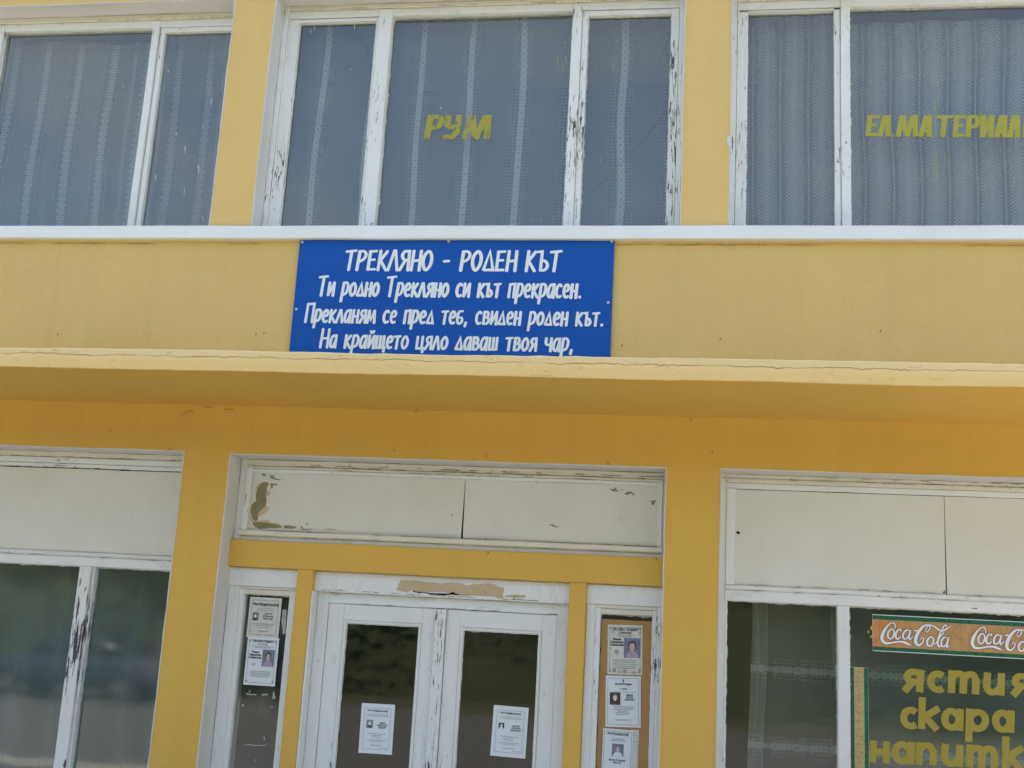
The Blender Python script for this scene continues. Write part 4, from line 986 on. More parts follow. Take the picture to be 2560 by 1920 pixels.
bar('cover_strip', cs0, mid+0.001, DY-0.022, DY-0.0005, 0.02, d_in-0.004, M['heavy_v'], dA, 0.004, 0.002)
for dd_, hx in ((dA, mid-0.07),):
    h = MB(); h.bar(hx-0.015, hx+0.015, DY-0.030, DY-0.023, 0.60, 0.80, ch=0.003); h.bar(hx-0.09, hx+0.01, DY-0.07, DY-0.055, 0.75, 0.77, ch=0.004); h.bar(hx-0.008, hx+0.008, DY-0.055, DY-0.030, 0.75, 0.77)
    h.build('handle', M['screw'], dA)

# ------------------------------------------------------------------ ground floor, right window
rt = zz([P7(110,100), P7(2212,165)], TY); rs = zz([P7(140,135), P7(2212,198)], TY+0.01)
rp_t = zz([P7(170,182), P7(1650,226), P7(2212,238)], TY+0.02); rp_b = zz([P7(150,872), P7(1655,915), P7(2212,945)], TY+0.02)
rm_b = zz([P7(130,902), P7(1100,938), P7(2212,975)], TY); rr_b = zz([(1822,1506),(2094,1516),(2560,1530)], TY+0.01)
rl0 = lR[0]+0.008; rl1 = Xm(P7(120,100), P7(75,980), TY); rl2 = Xm(P7(168,182), P7(148,870), TY+0.02)
gr0 = Xm(P5(160,100), P5(98,1659), LG); gr1 = Xm(P5(1180,135), P5(1170,1659), LG); ml0 = X(2094,1516,TY); ml1 = X(2124,1518,TY)
m = MB()
m.bar(rl0, 3.38, TY+0.004, TY+0.09, rt, lR[3]-0.008, m=1, amp=0.0025)
m.bar(rl0, rl1, TY+0.004, TY+0.09, zbot, rt-0.001, m=0, amp=0.0025)
m.bar(rl1, 3.38, TY-0.004, TY+0.09, rs, rt-0.001, m=1, amp=0.002)
m.bar(rl1, 3.38, TY+0.010, TY+0.09, rp_t, rs-0.001, m=3, amp=0.002)
m.bar(rl1, rl2, TY-0.002, TY+0.09, rp_b, rp_t-0.001, m=0, amp=0.002)
m.bar(rl1, 3.38, TY-0.008, TY+0.09, rm_b, rp_b-0.001, ch=0.010, m=2, amp=0.002)
m.bar(rl1, 3.38, TY+0.0, TY+0.09, rr_b, rm_b-0.001, m=2, amp=0.002)
m.bar(rl1, gr0, TY+0.004, TY+0.09, zbot, rr_b-0.001, m=0, amp=0.002)
m.bar(rl0, 3.38, TY-0.04, TY+0.09, 0.44, zbot-0.001, m=3)
rwin = m.build('window', [M['light_v'], M['cream_h'], M['worn_h'], M['white']], B); rwin['label'] = 'right shop window with white boards above and painted yellow words'
q_t = X(*P7(1652,228), TY+0.02); q_b = X(*P7(1658,918), TY+0.02); q = (q_t+q_b)/2
board('panel', rl2+0.001, rl2+0.001, q-0.001, q-0.005, rp_b+0.001, rp_t-0.004, TY+0.022, 0.02, M['panel'], rwin)
board('panel', q+0.001, q+0.003, 3.3, 3.3, rp_b+0.001, rp_t-0.003, TY+0.020, 0.02, M['panel'], rwin)
box('panel_backing', rl1, 3.3, TY+0.055, TY+0.085, rp_b, rp_t, M['dark'], rwin)
patch([(170,482),(180,476),(196,480),(200,492),(190,498),(176,494)], P7, TY+0.0215, 0.001, 'dark', rwin, 'knot_hole', 0.5)
patch([(1636,915),(1650,895),(1652,918)], P7, TY+0.0215, 0.001, 'dark', rwin, 'crack', 0.3)
bar('mullion', ml0, ml1, TY+0.006, TY+0.085, zbot, rr_b-0.0015, M['light_v'], rwin, 0.004, 0.002)
bar('mullion', ml1+1.75, ml1+1.82, TY+0.006, TY+0.085, zbot, rr_b-0.0015, M['light_v'], rwin)
pane(gr0, ml0, zbot, rr_b, LG+0.01, M['glass_door'], rwin); putty(gr0, ml0, zbot, rr_b, LG, rwin, 0.008, 31)
pane(ml1, 3.3, zbot, rr_b, LG+0.01, M['glass_low'], rwin); putty(ml1, 3.3, zbot, rr_b, LG, rwin, 0.009, 32)
curtain('curtain', X(*P5(395,600), 0.52), ml0+0.06, 0.2, rr_b+0.25, 0.52, M['cur_bands'], 'sheer curtain with two bands of lace drawn aside in the right window', 0.035, 0.21, None, 12, lean=0.35)
M['cur_drape'] = curtain_mat('gathered_lace_sheer', 'hbands', (0.62, 0.68, 0.60), base=0.34)
curtain('curtain', X(*P5(375,600), 0.56), X(*P5(520,600), 0.56), 0.2, rr_b+0.25, 0.56, M['cur_drape'], 'gathered edge of sheer curtain hanging as a pale fold left of the white mullion', 0.05, 0.055, None, 15, lean=0.35)
curtain('curtain', ml1-0.06, 3.3, 0.2, rr_b+0.25, 0.50, M['cur_bands'], 'sheer curtain behind the window painted with food and drink words', 0.030, 0.33, None, 13)

# ------------------------------------------------------------------ words painted on the ground floor pane
GE = {   # rounded heavy lower case, x-height 1
'я': (.98, [S((.78,0),(.84,1)), Cv((.80,.86),(.45,.88),(.28,.66),(.42,.46),(.78,.44)), S((.50,.44),(.18,.0))]),
'с': (.76, [Cv((.70,.76),(.52,.86),(.28,.76),(.18,.48),(.28,.22),(.52,.13),(.70,.22))]),
'т': (1.36, [S((.17,0),(.21,1)), Cv((.22,.72),(.40,.86),(.60,.84),(.68,.62)), S((.68,.70),(.65,0)), Cv((.70,.72),(.90,.86),(1.08,.84),(1.18,.62)), S((1.18,.70),(1.15,0))]),
'и': (.98, [Cv((.22,1),(.18,.62),(.18,.34),(.32,.14),(.52,.15),(.72,.30)), S((.80,1),(.76,0))]),
'к': (.98, [S((.17,0),(.20,1.45)), S((.88,1),(.24,.52)), S((.32,.56),(.80,0))]),
'а': (1.0, [O((.48,.87),(.24,.74),(.17,.45),(.30,.17),(.52,.13),(.72,.30),(.76,.62)), S((.83,1),(.79,0))]),
'р': (1.0, [S((.20,1),(.15,-.50)), O((.52,.87),(.28,.70),(.22,.40),(.40,.14),(.62,.15),(.80,.38),(.78,.72))]),
'н': (.92, [S((.17,0),(.20,1)), S((.75,1),(.72,0)), S((.18,.50),(.74,.50))]),
'п': (.98, [S((.17,0),(.20,1)), Cv((.20,.66),(.40,.86),(.64,.84),(.76,.62)), S((.77,.72),(.74,0))]),
}
yq = LG+0.006
for ch, a, b, t_, b_ in (('я',640,858,728,940),('с',890,1045,738,948),('т',1085,1385,745,958),('и',1420,1625,762,972),('я',1660,1880,770,980),
                     ('с',635,790,1080,1290),('к',805,1020,1088,1296),('а',1025,1235,1095,1303),('р',1250,1475,1103,1312),('а',1505,1715,1112,1322),
                     ('н',345,540,1402,1610),('а',555,775,1408,1622),('п',780,990,1420,1632),('и',1020,1235,1435,1645),('т',1255,1560,1445,1660),('к',1595,1810,1460,1672),('и',1835,2040,1470,1684)):
    p, q_ = P6(a, t_), P6(b, b_)
    glyph_at(('yel_c', rwin), ch, p[0], q_[0], p[1], q_[1], yq, 0.325, 0.02, GE, 0.86)

# ------------------------------------------------------------------ soft drink stickers
M['sticker'] = None
def mk_sticker():
    g = N('orange_mosaic_print'); s = g.n('ShaderNodeSeparateXYZ'); g.set(s, 0, g.n('ShaderNodeNewGeometry').outputs['Position'])
    x_ = s.outputs[0]
    c = g.mix(g.ramp(x_, X(2182,1590,0.22), X(2290,1590,0.22)), (0.62, 0.20, 0.045), (0.50, 0.28, 0.10))
    c = g.mix(g.ramp(g.noise(g.coords(), 11, 3), 0.35, 0.7, 0, 0.5), c, (0.58, 0.34, 0.13))
    return g.done(g.principled(c, 0.45, None, 0.4))
M['sticker'] = mk_sticker()
M['sticker_pale'] = simple('pale_mosaic_print', (0.50, 0.38, 0.18), 0.45, 0.2, 9)
def mk_green():
    g = N('green_border_print'); vo = g.n('ShaderNodeTexVoronoi'); g.set(vo, 'Vector', g.coords()); g.set(vo, 'Scale', 130.0)
    c = g.mix(g.ramp(vo.outputs['Distance'], 0.3, 0.6), (0.012, 0.20, 0.085), (0.008, 0.06, 0.04))
    return g.done(g.principled(c, 0.45, None, 0.4))
M['green'] = mk_green()
M['joint'] = simple('mosaic_joint_print', (0.20, 0.07, 0.03), 0.5)
def quad(name, x0, x1, z0, z1, y, mat, parent=None):
    m = MB(); m.add([(x0,y,z0),(x1,y,z0),(x1,y,z1),(x0,y,z1)], [(0,1,2,3)]); return m.build(name, mat, parent)
def banner():
    y = LG+0.004
    x0 = Xm(P6(385,220), P6(380,568), y); x1 = 3.1
    zt = zz([P6(385,220), P6(1810,270)], y); zb_ = zz([P6(380,568), P6(1810,620)], y)
    H = zt-zb_
    o = MB(); o.box(x0, x1, y, y+0.0008, zb_, zt); o = o.build('drink_banner', M['vinyl_white'])
    tag(o, 'orange banner sticker with white script logo and green borders across the shop pane', 'sticker')
    quad('print', x0+0.002, x1-0.002, zb_+H*0.12, zt-H*0.12, y-0.0004, M['sticker'], o)
    quad('border', x0+0.001, x1-0.001, zt-H*0.135, zt-H*0.02, y-0.0008, M['green'], o)
    quad('border', x0+0.001, x1-0.001, zb_+H*0.02, zb_+H*0.125, y-0.0008, M['green'], o)
    ju = Ink(y-0.0009); rr = random.Random(2)
    x_ = x0
    while x_ < x1-0.05:
        a = (x_+rr.uniform(0, .04), zt-H*0.14); b = (x_+rr.uniform(-.03, .05), zb_+H*(rr.uniform(.35, .65))); c = (x_+rr.uniform(-.03, .06), zb_+H*0.13)
        ju.stroke([a, b, c], 0.0011, 'butt'); ju.stroke([b, (x_+rr.uniform(.03, .07), zb_+H*rr.uniform(.3, .7))], 0.0011, 'butt')
        x_ += rr.uniform(0.03, 0.05)
    tag(ju.build('mosaic_lines', M['joint'], o), kind='stuff')
    # script logo, traced as swelling strokes (units: 1 = one crop pixel of the banner)
    L = [ [(597,352,7),(600,325,9),(585,300,9),(555,305,9),(515,345,16),(482,405,26),(472,455,26),(500,492,22),(550,492,15),(610,480,13),(665,478,17),(705,492,20),(752,512,3)],
          [(555,362,11),(532,392,15),(530,435,15),(552,452,12),(578,432,14),(590,390,14),(578,362,11),(555,358,11)],
          [(648,378,10),(652,364,12),(628,364,11),(606,400,16),(604,438,16),(622,452,14),(650,430,8)],
          [(728,372,9),(704,366,11),(676,400,16),(674,440,16),(696,452,12),(722,425,10),(742,372,13),(728,430,14),(736,456,12),(768,420,5)],
          [(782,371,12),(806,368,12)],
          [(918,362,9),(930,335,9),(915,316,11),(875,322,14),(830,365,22),(798,425,27),(788,475,26),(812,508,18),(845,492,12),(866,450,9),(848,432,6),(836,455,7)],
          [(918,362,6),(896,382,7),(886,362,6),(915,318,7),(950,320,10),(990,345,14),(1030,368,14),(1080,350,12),(1128,312,2)],
          [(925,428,11),(900,460,16),(900,500,16),(925,515,12),(950,492,14),(958,450,14),(942,428,10),(925,426,11)],
          [(965,500,6),(1010,440,7),(1062,370,8),(1082,325,8),(1068,312,9),(1040,350,12),(1008,430,17),(995,490,17),(1010,518,13),(1035,490,7)],
          [(1078,432,9),(1055,430,11),(1032,462,15),(1030,502,15),(1052,516,12),(1078,488,10),(1098,434,13),(1082,490,14),(1080,520,12),(1108,500,5)] ]
    def put(dx, dark):
        k = Ink(y-(0.0014 if dark else 0.0026))
        for st in L:
            pts = cr([(a, b, c) for a, b, c in st], 4)
            out = []
            for a, b, c in pts:
                # a: pixels along the banner, b: pixels down it (the banner falls 0.035 per pixel)
                X_ = lx0+(a+dx-385)*sc_; Z_ = zt-H*((b-220-(a-385)*0.0352)/349)
                out.append((X_, Z_, (c*1.12+2+(10 if dark else 0))*sc_))
            k.stroke(out, 0.01, 'round')
        k.build('logo_outline' if dark else 'logo', M['joint'] if dark else M['vinyl_white'], o)
    lx0 = x0; xe = X(*P6(1212,400), y); sc_ = (xe-x0)/(1212-385)
    for i in range(4):
        put(i*845, True); put(i*845, False)
        if x0+sc_*(827+845*i) < x1: quad('joint_line', x0+sc_*(827+845*i), x0+sc_*(829+845*i), zb_+H*0.13, zt-H*0.14, y-0.0012, M['joint'], o)
banner()
def strip():
    y = LG+0.004
    x0 = Xm(P6(180,710), P6(168,1659), y); x1 = Xm(P6(345,712), P6(345,1659), y); zt = zz([P6(175,710), P6(345,712)], y)
    o = MB(); o.box(x0, x1, y, y+0.0008, 0.62, zt); o = o.build('mosaic_strip', M['vinyl_white']); W = x1-x0
    tag(o, 'tall narrow sticker of pale mosaic with green edges beside the white mullion', 'sticker')
    quad('print', x0+W*0.2, x1-W*0.22, 0.621, zt-0.001, y-0.0004, M['sticker_pale'], o)
    quad('border', x0+0.001, x0+W*0.21, 0.621, zt-0.001, y-0.0008, M['green'], o); quad('border', x1-W*0.23, x1-0.001, 0.621, zt-0.001, y-0.0008, M['green'], o)
    j = Ink(y-0.0009); rr = random.Random(9); z = zt-0.02
    while z > 0.65:
        j.stroke([(x0+W*0.21, z+rr.uniform(-.015, .015)), (x0+W*0.5, z+rr.uniform(-.02, .02)), (x1-W*0.24, z+rr.uniform(-.015, .015))], 0.0013, 'butt')
        j.stroke([(x0+W*rr.uniform(.3, .6), z), (x0+W*rr.uniform(.35, .65), z-0.035)], 0.0012, 'butt'); z -= rr.uniform(0.028, 0.042)
    tag(j.build('mosaic_lines', M['joint'], o), kind='stuff')
strip()

# ------------------------------------------------------------------ notices
M['paper'] = simple('white_paper', (0.74, 0.77, 0.78), 0.7, 0.05, 8)
M['paper_old'] = simple('yellowed_paper', (0.66, 0.65, 0.57), 0.75, 0.16, 22)
M['skin_print'] = simple('portrait_skin_print', (0.55, 0.40, 0.34), 0.6, 0.45, 70)
M['blue_print'] = simple('portrait_blue_print', (0.17, 0.20, 0.27), 0.6, 0.7, 45)
M['pink_print'] = simple('pink_print', (0.42, 0.33, 0.38), 0.6, 0.5, 60)
M['hair_print'] = simple('portrait_hair_print', (0.07, 0.05, 0.04), 0.6)
def text_mesh(body, xc, zc, size, y, mat, parent, align='CENTER', bold=0.0, wmax=None):
    c = bpy.data.curves.new('print', 'FONT'); c.body = body; c.size = size; c.align_x = align; c.offset = bold; c.space_line = 1.0
    o = bpy.data.objects.new('print', c); col.objects.link(o); bpy.context.view_layer.update()
    me = bpy.data.meshes.new_from_object(o); bpy.data.objects.remove(o)
    sx_ = 1.0
    if wmax:
        xs = [v.co.x for v in me.vertices]; wd = max(xs)-min(xs)
        if wd > wmax: sx_ = wmax/wd
    for v in me.vertices: v.co = Vector((xc+v.co.x*sx_, y, zc+v.co.y))
    return link('print', me, mat, parent)
def portrait(x0, x1, z0, z1, y, back, parent, hair='hair_print', skin='skin_print', coat='black_print'):
    ph = quad('photo', x0, x1, z0, z1, y, M[back], parent); W, H = x1-x0, z1-z0
    def el(cx, cz, rx, rz, yy, mat, a0=0, a1=6.2832, n=18):
        m = MB(); m.add([(x0+W*(cx+rx*math.cos(a0+(a1-a0)*i/n)), yy, z0+H*(cz+rz*math.sin(a0+(a1-a0)*i/n))) for i in range(n+1)], [tuple(range(n+1))]); m.build('print', M[mat], ph)
    el(0.5, 0.0, 0.40, 0.34, y-0.0002, coat, 0, math.pi)
    el(0.5, 0.60, 0.24, 0.27, y-0.0003, hair); el(0.5, 0.54, 0.17, 0.22, y-0.0004, skin)
    return ph
def notice(name, tl, tr, bl, br, y, label, kind, parts, mat='paper', bend=0.0, cat='notice', grp='memorial notices posted at the entrance'):
    """a sheet with its print; parts in unit coordinates of the sheet, z down"""
    A, Bq, C_, D_ = at(*tl, y), at(*tr, y), at(*bl, y), at(*br, y)
    cx = (A[0]+Bq[0]+C_[0]+D_[0])/4; cz = (A[1]+Bq[1]+C_[1]+D_[1])/4
    W = ((Bq[0]-A[0])+(D_[0]-C_[0]))/2; H = ((A[1]-C_[1])+(Bq[1]-D_[1]))/2
    ang = math.atan2((Bq[1]-A[1])+(D_[1]-C_[1]), (Bq[0]-A[0])+(D_[0]-C_[0]))
    n = 6; V = []; 
    for j in range(n+1):
        for i in range(n+1):
            u, v = i/n-0.5, j/n-0.5
            V.append((W*u, -bend*(abs(2*u)**3)*(1 if v < 0 else 0.4)*0.004 + 0.0007*noise.noise(Vector((u*5, v*5, W*90))), H*v))
    m = MB(); m.add(V, [(j*(n+1)+i, j*(n+1)+i+1, (j+1)*(n+1)+i+1, (j+1)*(n+1)+i) for j in range(n) for i in range(n)])
    o = m.build(name, M[mat]); tag(o, label, cat, grp)
    yy = -0.0012-bend*0.004
    xx = lambda u: -W/2+W*u
    zf = lambda v: H/2-H*v
    ink = Ink(yy); gi = Ink(yy)
    b = parts.get('border')
    if b:
        t_ = 0.0014
        ink.stroke([(xx(b), zf(b*0.8)), (xx(1-b), zf(b*0.8)), (xx(1-b), zf(1-b*0.8)), (xx(b), zf(1-b*0.8)), (xx(b), zf(b*0.8))], t_, 'butt')
    if parts.get('scroll'):
        for (u, v, s1, s2) in ((b, b, 1, 1), (1-b, b, -1, 1), (b, 1-b, 1, -1), (1-b, 1-b, -1, -1)):
            r = 0.05
            ink.stroke([(xx(u+s1*r*(0.9*math.cos(t)*0.5+0.35)), zf(v+s2*r*0.75*(0.5*math.sin(t)+0.3))) for t in [k*0.7 for k in range(9)]], 0.003, 'butt')
    for (v, u0, u1, hgt) in parts.get('lines', []):      # rows of tiny type
        rr = random.Random(int(v*1000)); u = u0
        while u < u1:
            wd = rr.uniform(0.02, 0.07); e = min(u+wd, u1)
            gi.stroke([(xx(u), zf(v)), (xx(e), zf(v))], hgt*H, 'butt'); u = e+0.012
    if ink.v: ink.build('print', M['black_print'], o)
    if gi.v: tag(gi.build('small_print', M['grey_print'], o), kind='stuff')
    for (s, u, v, h_, bold, wm) in parts.get('text', []):
        text_mesh(s, xx(u), zf(v), h_*H, yy, M['black_print'], o, bold=bold, wmax=wm*W)
    for (u0, u1, v0, v1, back, kw) in parts.get('photo', []): portrait(xx(u0), xx(u1), zf(v1), zf(v0), yy-0.0002, back, o, **kw)
    for (u, v, r, mat_) in parts.get('spots', []):
        mm_ = MB(); mm_.add([(xx(u)+r*W*math.cos(a*0.7)*(1+0.3*math.sin(a*2.1)), yy-0.0002, zf(v)+r*W*math.sin(a*0.7)) for a in range(9)], [tuple(range(9))]); mm_.build('print', M[mat_], o)
    o.location = (cx, y, cz); o.rotation_euler = (0, -ang, 0)
    return o
doorA = {'border': 0.11, 'text': [('ВЪЗПОМЕНАНИЕ', .5, .16, .050, .0006, .62), ('КИРО\nКИРИЛОВ\nМИЛЕВ', .66, .40, .045, .0005, .32)], 'photo': [(.18, .38, .33, .49, 'grey_print', {'coat': 'black_print', 'hair': 'grey_print', 'skin': 'paper'})],
         'lines': [(.21,.20,.82,.010),(.245,.18,.84,.010),(.60,.26,.78,.010),(.635,.34,.66,.010),(.67,.36,.62,.010),(.725,.22,.80,.010),(.755,.30,.70,.010),(.83,.34,.66,.014),(.88,.62,.84,.008)]}
yA = DY+0.020
notice('memorial_notice', P2(460,1140), P2(725,1155), P2(435,1537), P2(703,1555), DY+0.022, 'white memorial notice taped inside the glass of the left door leaf', 'a', doorA)
doorB = dict(doorA); doorB['text'] = [('ВЪЗПОМЕНАНИЕ', .5, .16, .050, .0006, .62), ('РОСЕН\nИВАНОВ\nКИРИЛОВ', .68, .40, .045, .0005, .32)]
doorB['photo'] = [(.18, .34, .34, .46, 'black_print', {'coat': 'paper', 'hair': 'grey_print', 'skin': 'paper'})]
notice('memorial_notice', P3(430,1155), P3(708,1180), P3(400,1560), P3(680,1585), DY+0.026, 'white memorial notice taped inside the glass of the right door leaf', 'a', doorB)
scr = {'border': 0.07, 'scroll': True}
lw1 = dict(border=0.09, text=[('ВЪЗПОМИНАНИЕ', .52, .21, .085, .0010, .80), ('Цвета\nИванова\nМилева', .62, .42, .066, .0003, .34)], photo=[(.13,.32,.38,.58,'grey_print',{'skin':'paper','coat':'black_print'})],
          lines=[(.27,.3,.75,.012),(.32,.25,.78,.012),(.66,.16,.84,.012),(.70,.2,.8,.012),(.75,.3,.7,.012),(.84,.34,.66,.022),(.93,.55,.85,.014)], spots=[(.12,.85,.03,'flake'),(.3,.7,.02,'grey_print')])
notice('memorial_notice', P1(205,290), P1(460,308), P1(185,615), P1(437,625), yl+0.024, 'creased memorial notice with small photo, upper one in the left sidelight', 'b', lw1, 'paper_old', 0.6)
lw2 = dict(border=0.07, scroll=True, text=[('ТЪЖЕН ПОМЕН', .5, .10, .060, .0008, .66), ('6 месеца', .5, .155, .05, .0003, .35), ('Йоана\nКирилова\nАтанасова', .29, .33, .058, .0008, .40)], photo=[(.52,.90,.25,.60,'blue_print',{'coat':'pink_print'})],
          lines=[(.19,.15,.85,.010),(.215,.25,.75,.010),(.71,.16,.84,.012),(.745,.2,.82,.012),(.78,.18,.84,.012),(.815,.22,.78,.012)], spots=[(.27,.57,.045,'flake')])
notice('memorial_notice', P1(190,612), P1(435,625), P1(155,992), P1(412,1010), yl+0.022, 'memorial notice with scroll border and colour photo, lower one in the left sidelight', 'b', lw2, 'paper', 0.3)
rw1 = dict(border=0.06, scroll=True, text=[('ТЪЖЕН ПОМЕН', .5, .115, .070, .0010, .74), ('3 месеца', .5, .175, .060, .0008, .42), ('Йоана\nКирилова\nАтанасова', .27, .31, .058, .0009, .40)], photo=[(.47,.94,.26,.66,'blue_print',{'coat':'pink_print'})],
          lines=[(.205,.25,.75,.010),(.23,.3,.7,.010),(.71,.12,.84,.012),(.75,.18,.78,.012),(.79,.14,.84,.012),(.83,.2,.8,.012),(.87,.16,.82,.012)], spots=[(.26,.55,.07,'pink_print'),(.15,.14,.05,'flake'),(.92,.16,.05,'flake'),(.09,.48,.04,'flake'),(.2,.92,.05,'pink_print'),(.36,.94,.05,'flake'),(.5,.93,.06,'pink_print'),(.76,.95,.05,'flake'),(.93,.88,.04,'flake')])
yb_ = yr+0.027
notice('memorial_notice', P4(305,308), P4(634,315), P4(290,772), P4(618,786), yb_, 'memorial notice with black scrolls and a child photo, topmost on the brown board', 'c', rw1, 'paper_old', 0.2)
rw2 = dict(border=0.06, text=[('ТЪЖЕН ПОМЕН', .5, .18, .045, .0006, .52), ('†', .5, .13, .10, .0008, .2), ('2 години', .5, .265, .036, .0003, .3), ('ЕМИЛ\nСАВОВ\nАЛЕКСОВ', .68, .39, .044, .0006, .30)], photo=[(.12,.42,.33,.57,'hair_print',{'coat':'black_print','hair':'grey_print','skin':'paper_old'})],
          lines=[(.315,.22,.86,.010),(.60,.22,.82,.010),(.63,.25,.78,.010),(.66,.22,.76,.010),(.69,.35,.65,.010),(.72,.3,.7,.010),(.75,.3,.68,.010),(.85,.26,.74,.007),(.87,.3,.7,.007)])
notice('memorial_notice', P4(290,786), P4(622,796), P4(268,1268), P4(600,1280), yb_-0.001, 'memorial notice with a small black cross, second from top on the brown board', 'c', rw2, 'paper', 0.2)
rw3 = dict(border=0.05, text=[('ВЪЗПОМИНАНИЕ', .5, .10, .055, .0006, .7), ('Милка Стоянова\nМилева', .5, .52, .042, .0003, .55)], photo=[(.32,.70,.24,.44,'blue_print',{'coat':'paper','hair':'grey_print'})],
          lines=[(.16,.3,.7,.012),(.19,.25,.76,.010),(.68,.3,.76,.012),(.72,.2,.8,.012),(.78,.2,.8,.010),(.82,.25,.75,.010)])
notice('memorial_notice', P4(260,1280), P4(546,1308), P4(228,1860), P4(514,1880), yb_-0.003, 'memorial notice with red faced portrait, third on the brown board', 'c', rw3, 'paper', 0.5)
notice('memorial_notice', P4(520,1296), P4(600,1302), P4(490,1866), P4(572,1872), yb_-0.001, 'faded notice sheet half hidden under the third notice on the board', 'c', dict(border=0.12, lines=[(.2,.2,.8,.01)]), 'paper_old', 0.2)
# brown board behind the right sidelight
bx0 = Xm(P4(238,260), P4(183,1659), yr+0.06)-0.03; bx1 = Xm(P4(728,260), P4(676,1659), yr+0.06)+0.03; bz = zz([P4(238,262), P4(728,272)], yr+0.06)
bd = box('fibreboard_sheet', bx0+0.032, bx1-0.032, yr+0.030, yr+0.036, 0.41, bz, M['plywood'])
tag(bd, 'sheet of brown fibreboard standing behind the sidelight, carrying the right notices', 'board')

# scraps of old tape and paper on the left sidelight, flowers of the banner, a paint smear on the pier
M['tape'] = simple('old_tape', (0.42, 0.42, 0.36), 0.6, 0.3, 60)
for pts in ([(180,1062),(240,1070),(262,1068),(250,1080),(182,1074)], [(300,1072),(345,1066),(352,1076),(306,1080)], [(392,1046),(402,1052),(410,1105),(388,1108)], [(196,1040),(212,1042),(205,1062)], [(140,1150),(158,1152),(162,1168),(146,1170)], [(374,1165),(388,1168),(384,1184)], [(108,1290),(114,1300),(112,1325),(106,1318)], [(150,1475),(300,1470),(415,1466),(415,1472),(280,1478),(150,1481)], [(315,1410),(328,1405),(326,1440),(318,1438)], [(245,1585),(252,1590),(254,1612),(246,1606)], [(463,395),(492,392),(490,590),(470,595),(460,480)]):
    patch(pts, P1, yl+0.037, 0.0006, 'tape', SLl, 'tape_scrap', 0.5)
M['petal'] = simple('yellow_petal_print', (0.50, 0.34, 0.03), 0.5)
bn = bpy.data.objects['drink_banner']
for pts in ([(362,330),(375,312),(388,325),(390,350),(375,362),(362,350)], [(334,372),(346,362),(356,374),(350,390),(338,388)], [(356,414),(372,408),(384,420),(376,434),(360,430)]):
    patch(pts, P6, LG+0.003, 0.0006, 'petal', bn, 'flower_print', 0.3)
patch([(1492,945),(1508,938),(1514,975),(1512,1012),(1495,1008),(1484,985),(1484,962)], lambda x, y: dr(x, y, (1280, 0)), -0.0045, 0.001, 'reveal', B, 'paint_smear', 0.2)
# hairline cracks and dirt along the joints of the old timber, and cobweb wisps on the plaster
def hairs(x0, x1, z, y, parent, n, seed, th=0.0024, mat='crackc', drop=0.0):
    k = Ink(y); rr = random.Random(seed)
    for q in range(n):
        a = rr.uniform(x0, x1); L = rr.uniform(0.02, 0.16)*(x1-x0)/3.0+0.012; b = min(a+L, x1)
        f = lambda x_: z+0.004*noise.noise(Vector((x_*7, seed, 0)))+drop*(x_-x0)
        pts = [(a+(b-a)*t/6, f(a+(b-a)*t/6)+rr.uniform(-0.0012, 0.0012), rr.uniform(0.4, 1.3)*th*(0.3 if t in (0, 6) else 1)) for t in range(7)]
        k.stroke(pts, th, 'butt')
        if rr.random() < 0.45:
            xx_ = rr.uniform(a, b); k.stroke([(xx_, f(xx_), th), (xx_+rr.uniform(-.008, .008), f(xx_)+rr.choice((-1, 1))*rr.uniform(.008, .022), th*0.4)], th, 'butt')
    tag(k.build('hairline_crack', M[mat], parent), kind='stuff')
M['crackc'] = simple('old_crack_dirt', (0.10, 0.075, 0.05), 0.9)
hairs(uM[0]+0.05, uM[1]-0.05, gtM+0.0625, RY-0.0025, winM, 16, 1); hairs(uL[0]+3, uL[1]-0.05, gtL+0.0625, RY-0.0025, winL, 16, 2); hairs(uR[0]+0.05, 2.4, gtR+0.0625, RY-0.0025, winR, 12, 3)
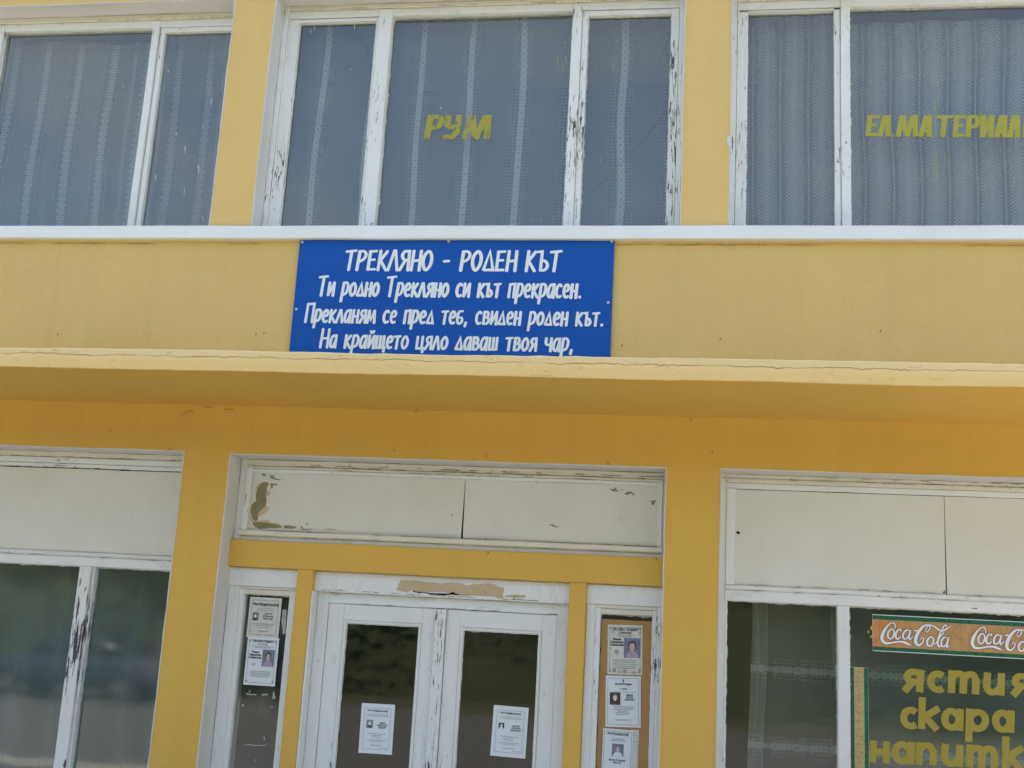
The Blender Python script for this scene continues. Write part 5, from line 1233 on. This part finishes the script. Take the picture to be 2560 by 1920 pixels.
hairs(f_l, f_r, t1+0.003, TY-0.009, tro, 26, 4, 0.003); hairs(f_l, f_r, t1+0.018, TY+0.0025, tro, 16, 5, 0.004); hairs(p_l, p_r, p_t+0.024, TY-0.009, tro, 9, 6)
hairs(f_l+0.02, f_r, p_b-0.001, TY-0.027, tro, 12, 7, 0.003); hairs(f_l, f_r, rail_b-0.002, TY-0.027, tro, 8, 8)
hairs(rl1, 2.3, rt-0.001, TY-0.007, rwin, 18, 9); hairs(rl1, 2.3, rt+0.02, TY+0.001, rwin, 9, 10); hairs(rl1, 2.3, rp_b+0.004, TY-0.011, rwin, 16, 11); hairs(rl1, 2.3, rm_b, TY-0.011, rwin, 14, 12)
hairs(lL[1]-2.2, lL[1]-0.03, zt_band-0.001, TY-0.007, lwin, 12, 13, 0.003); hairs(lL[1]-2.2, lL[1]-0.03, zt_pan-0.003, TY+0.013, lwin, 9, 14, 0.006, 'dark'); hairs(lL[1]-2.2, lL[1]-0.03, zb_pan-0.03, TY-0.009, lwin, 10, 15)
hairs(dl0+0.02, pr0-0.03, d_top+0.012, BY+0.0515, DR, 20, 16, 0.003); hairs(dl1, dr0, d_in+0.002, DY-0.0135, DR, 12, 17, 0.0024)
hairs(XL+2, 2.6, sill_b-0.022, -0.0065, B, 26, 18, 0.003)
k = Ink(-0.0068)
for pts in ([(1265,490),(1290,472),(1312,462),(1340,470)], [(762,605),(772,582)], [(1420,437),(1470,438)], [(1552,450),(1620,455)], [(1165,735),(1190,725)]):
    q_ = [at(*F6(*p), 0) for p in pts]; k.stroke([(a, b, 0.0032) for a, b in q_], 0.003, 'round')
for (px_, py_) in ((1040,1030),(1727,1050),(1780,1133),(985,1128),(660,835),(1555,866),(2200,830),(1130,1290),(1220,1385),(1640,1400),(145,838),(1800,850),(640,838)):
    a, b = at(px_, py_, 0); k.stroke([(a, b, 0.007), (a+0.004, b+0.010, 0.004)], 0.006, 'round')
tag(k.build('cobweb_wisp', M['crackc'], B), kind='stuff')
print('objects', len(bpy.data.objects), 'tris', sum(len(m.loop_triangles) or len(m.polygons)*2 for m in bpy.data.meshes))
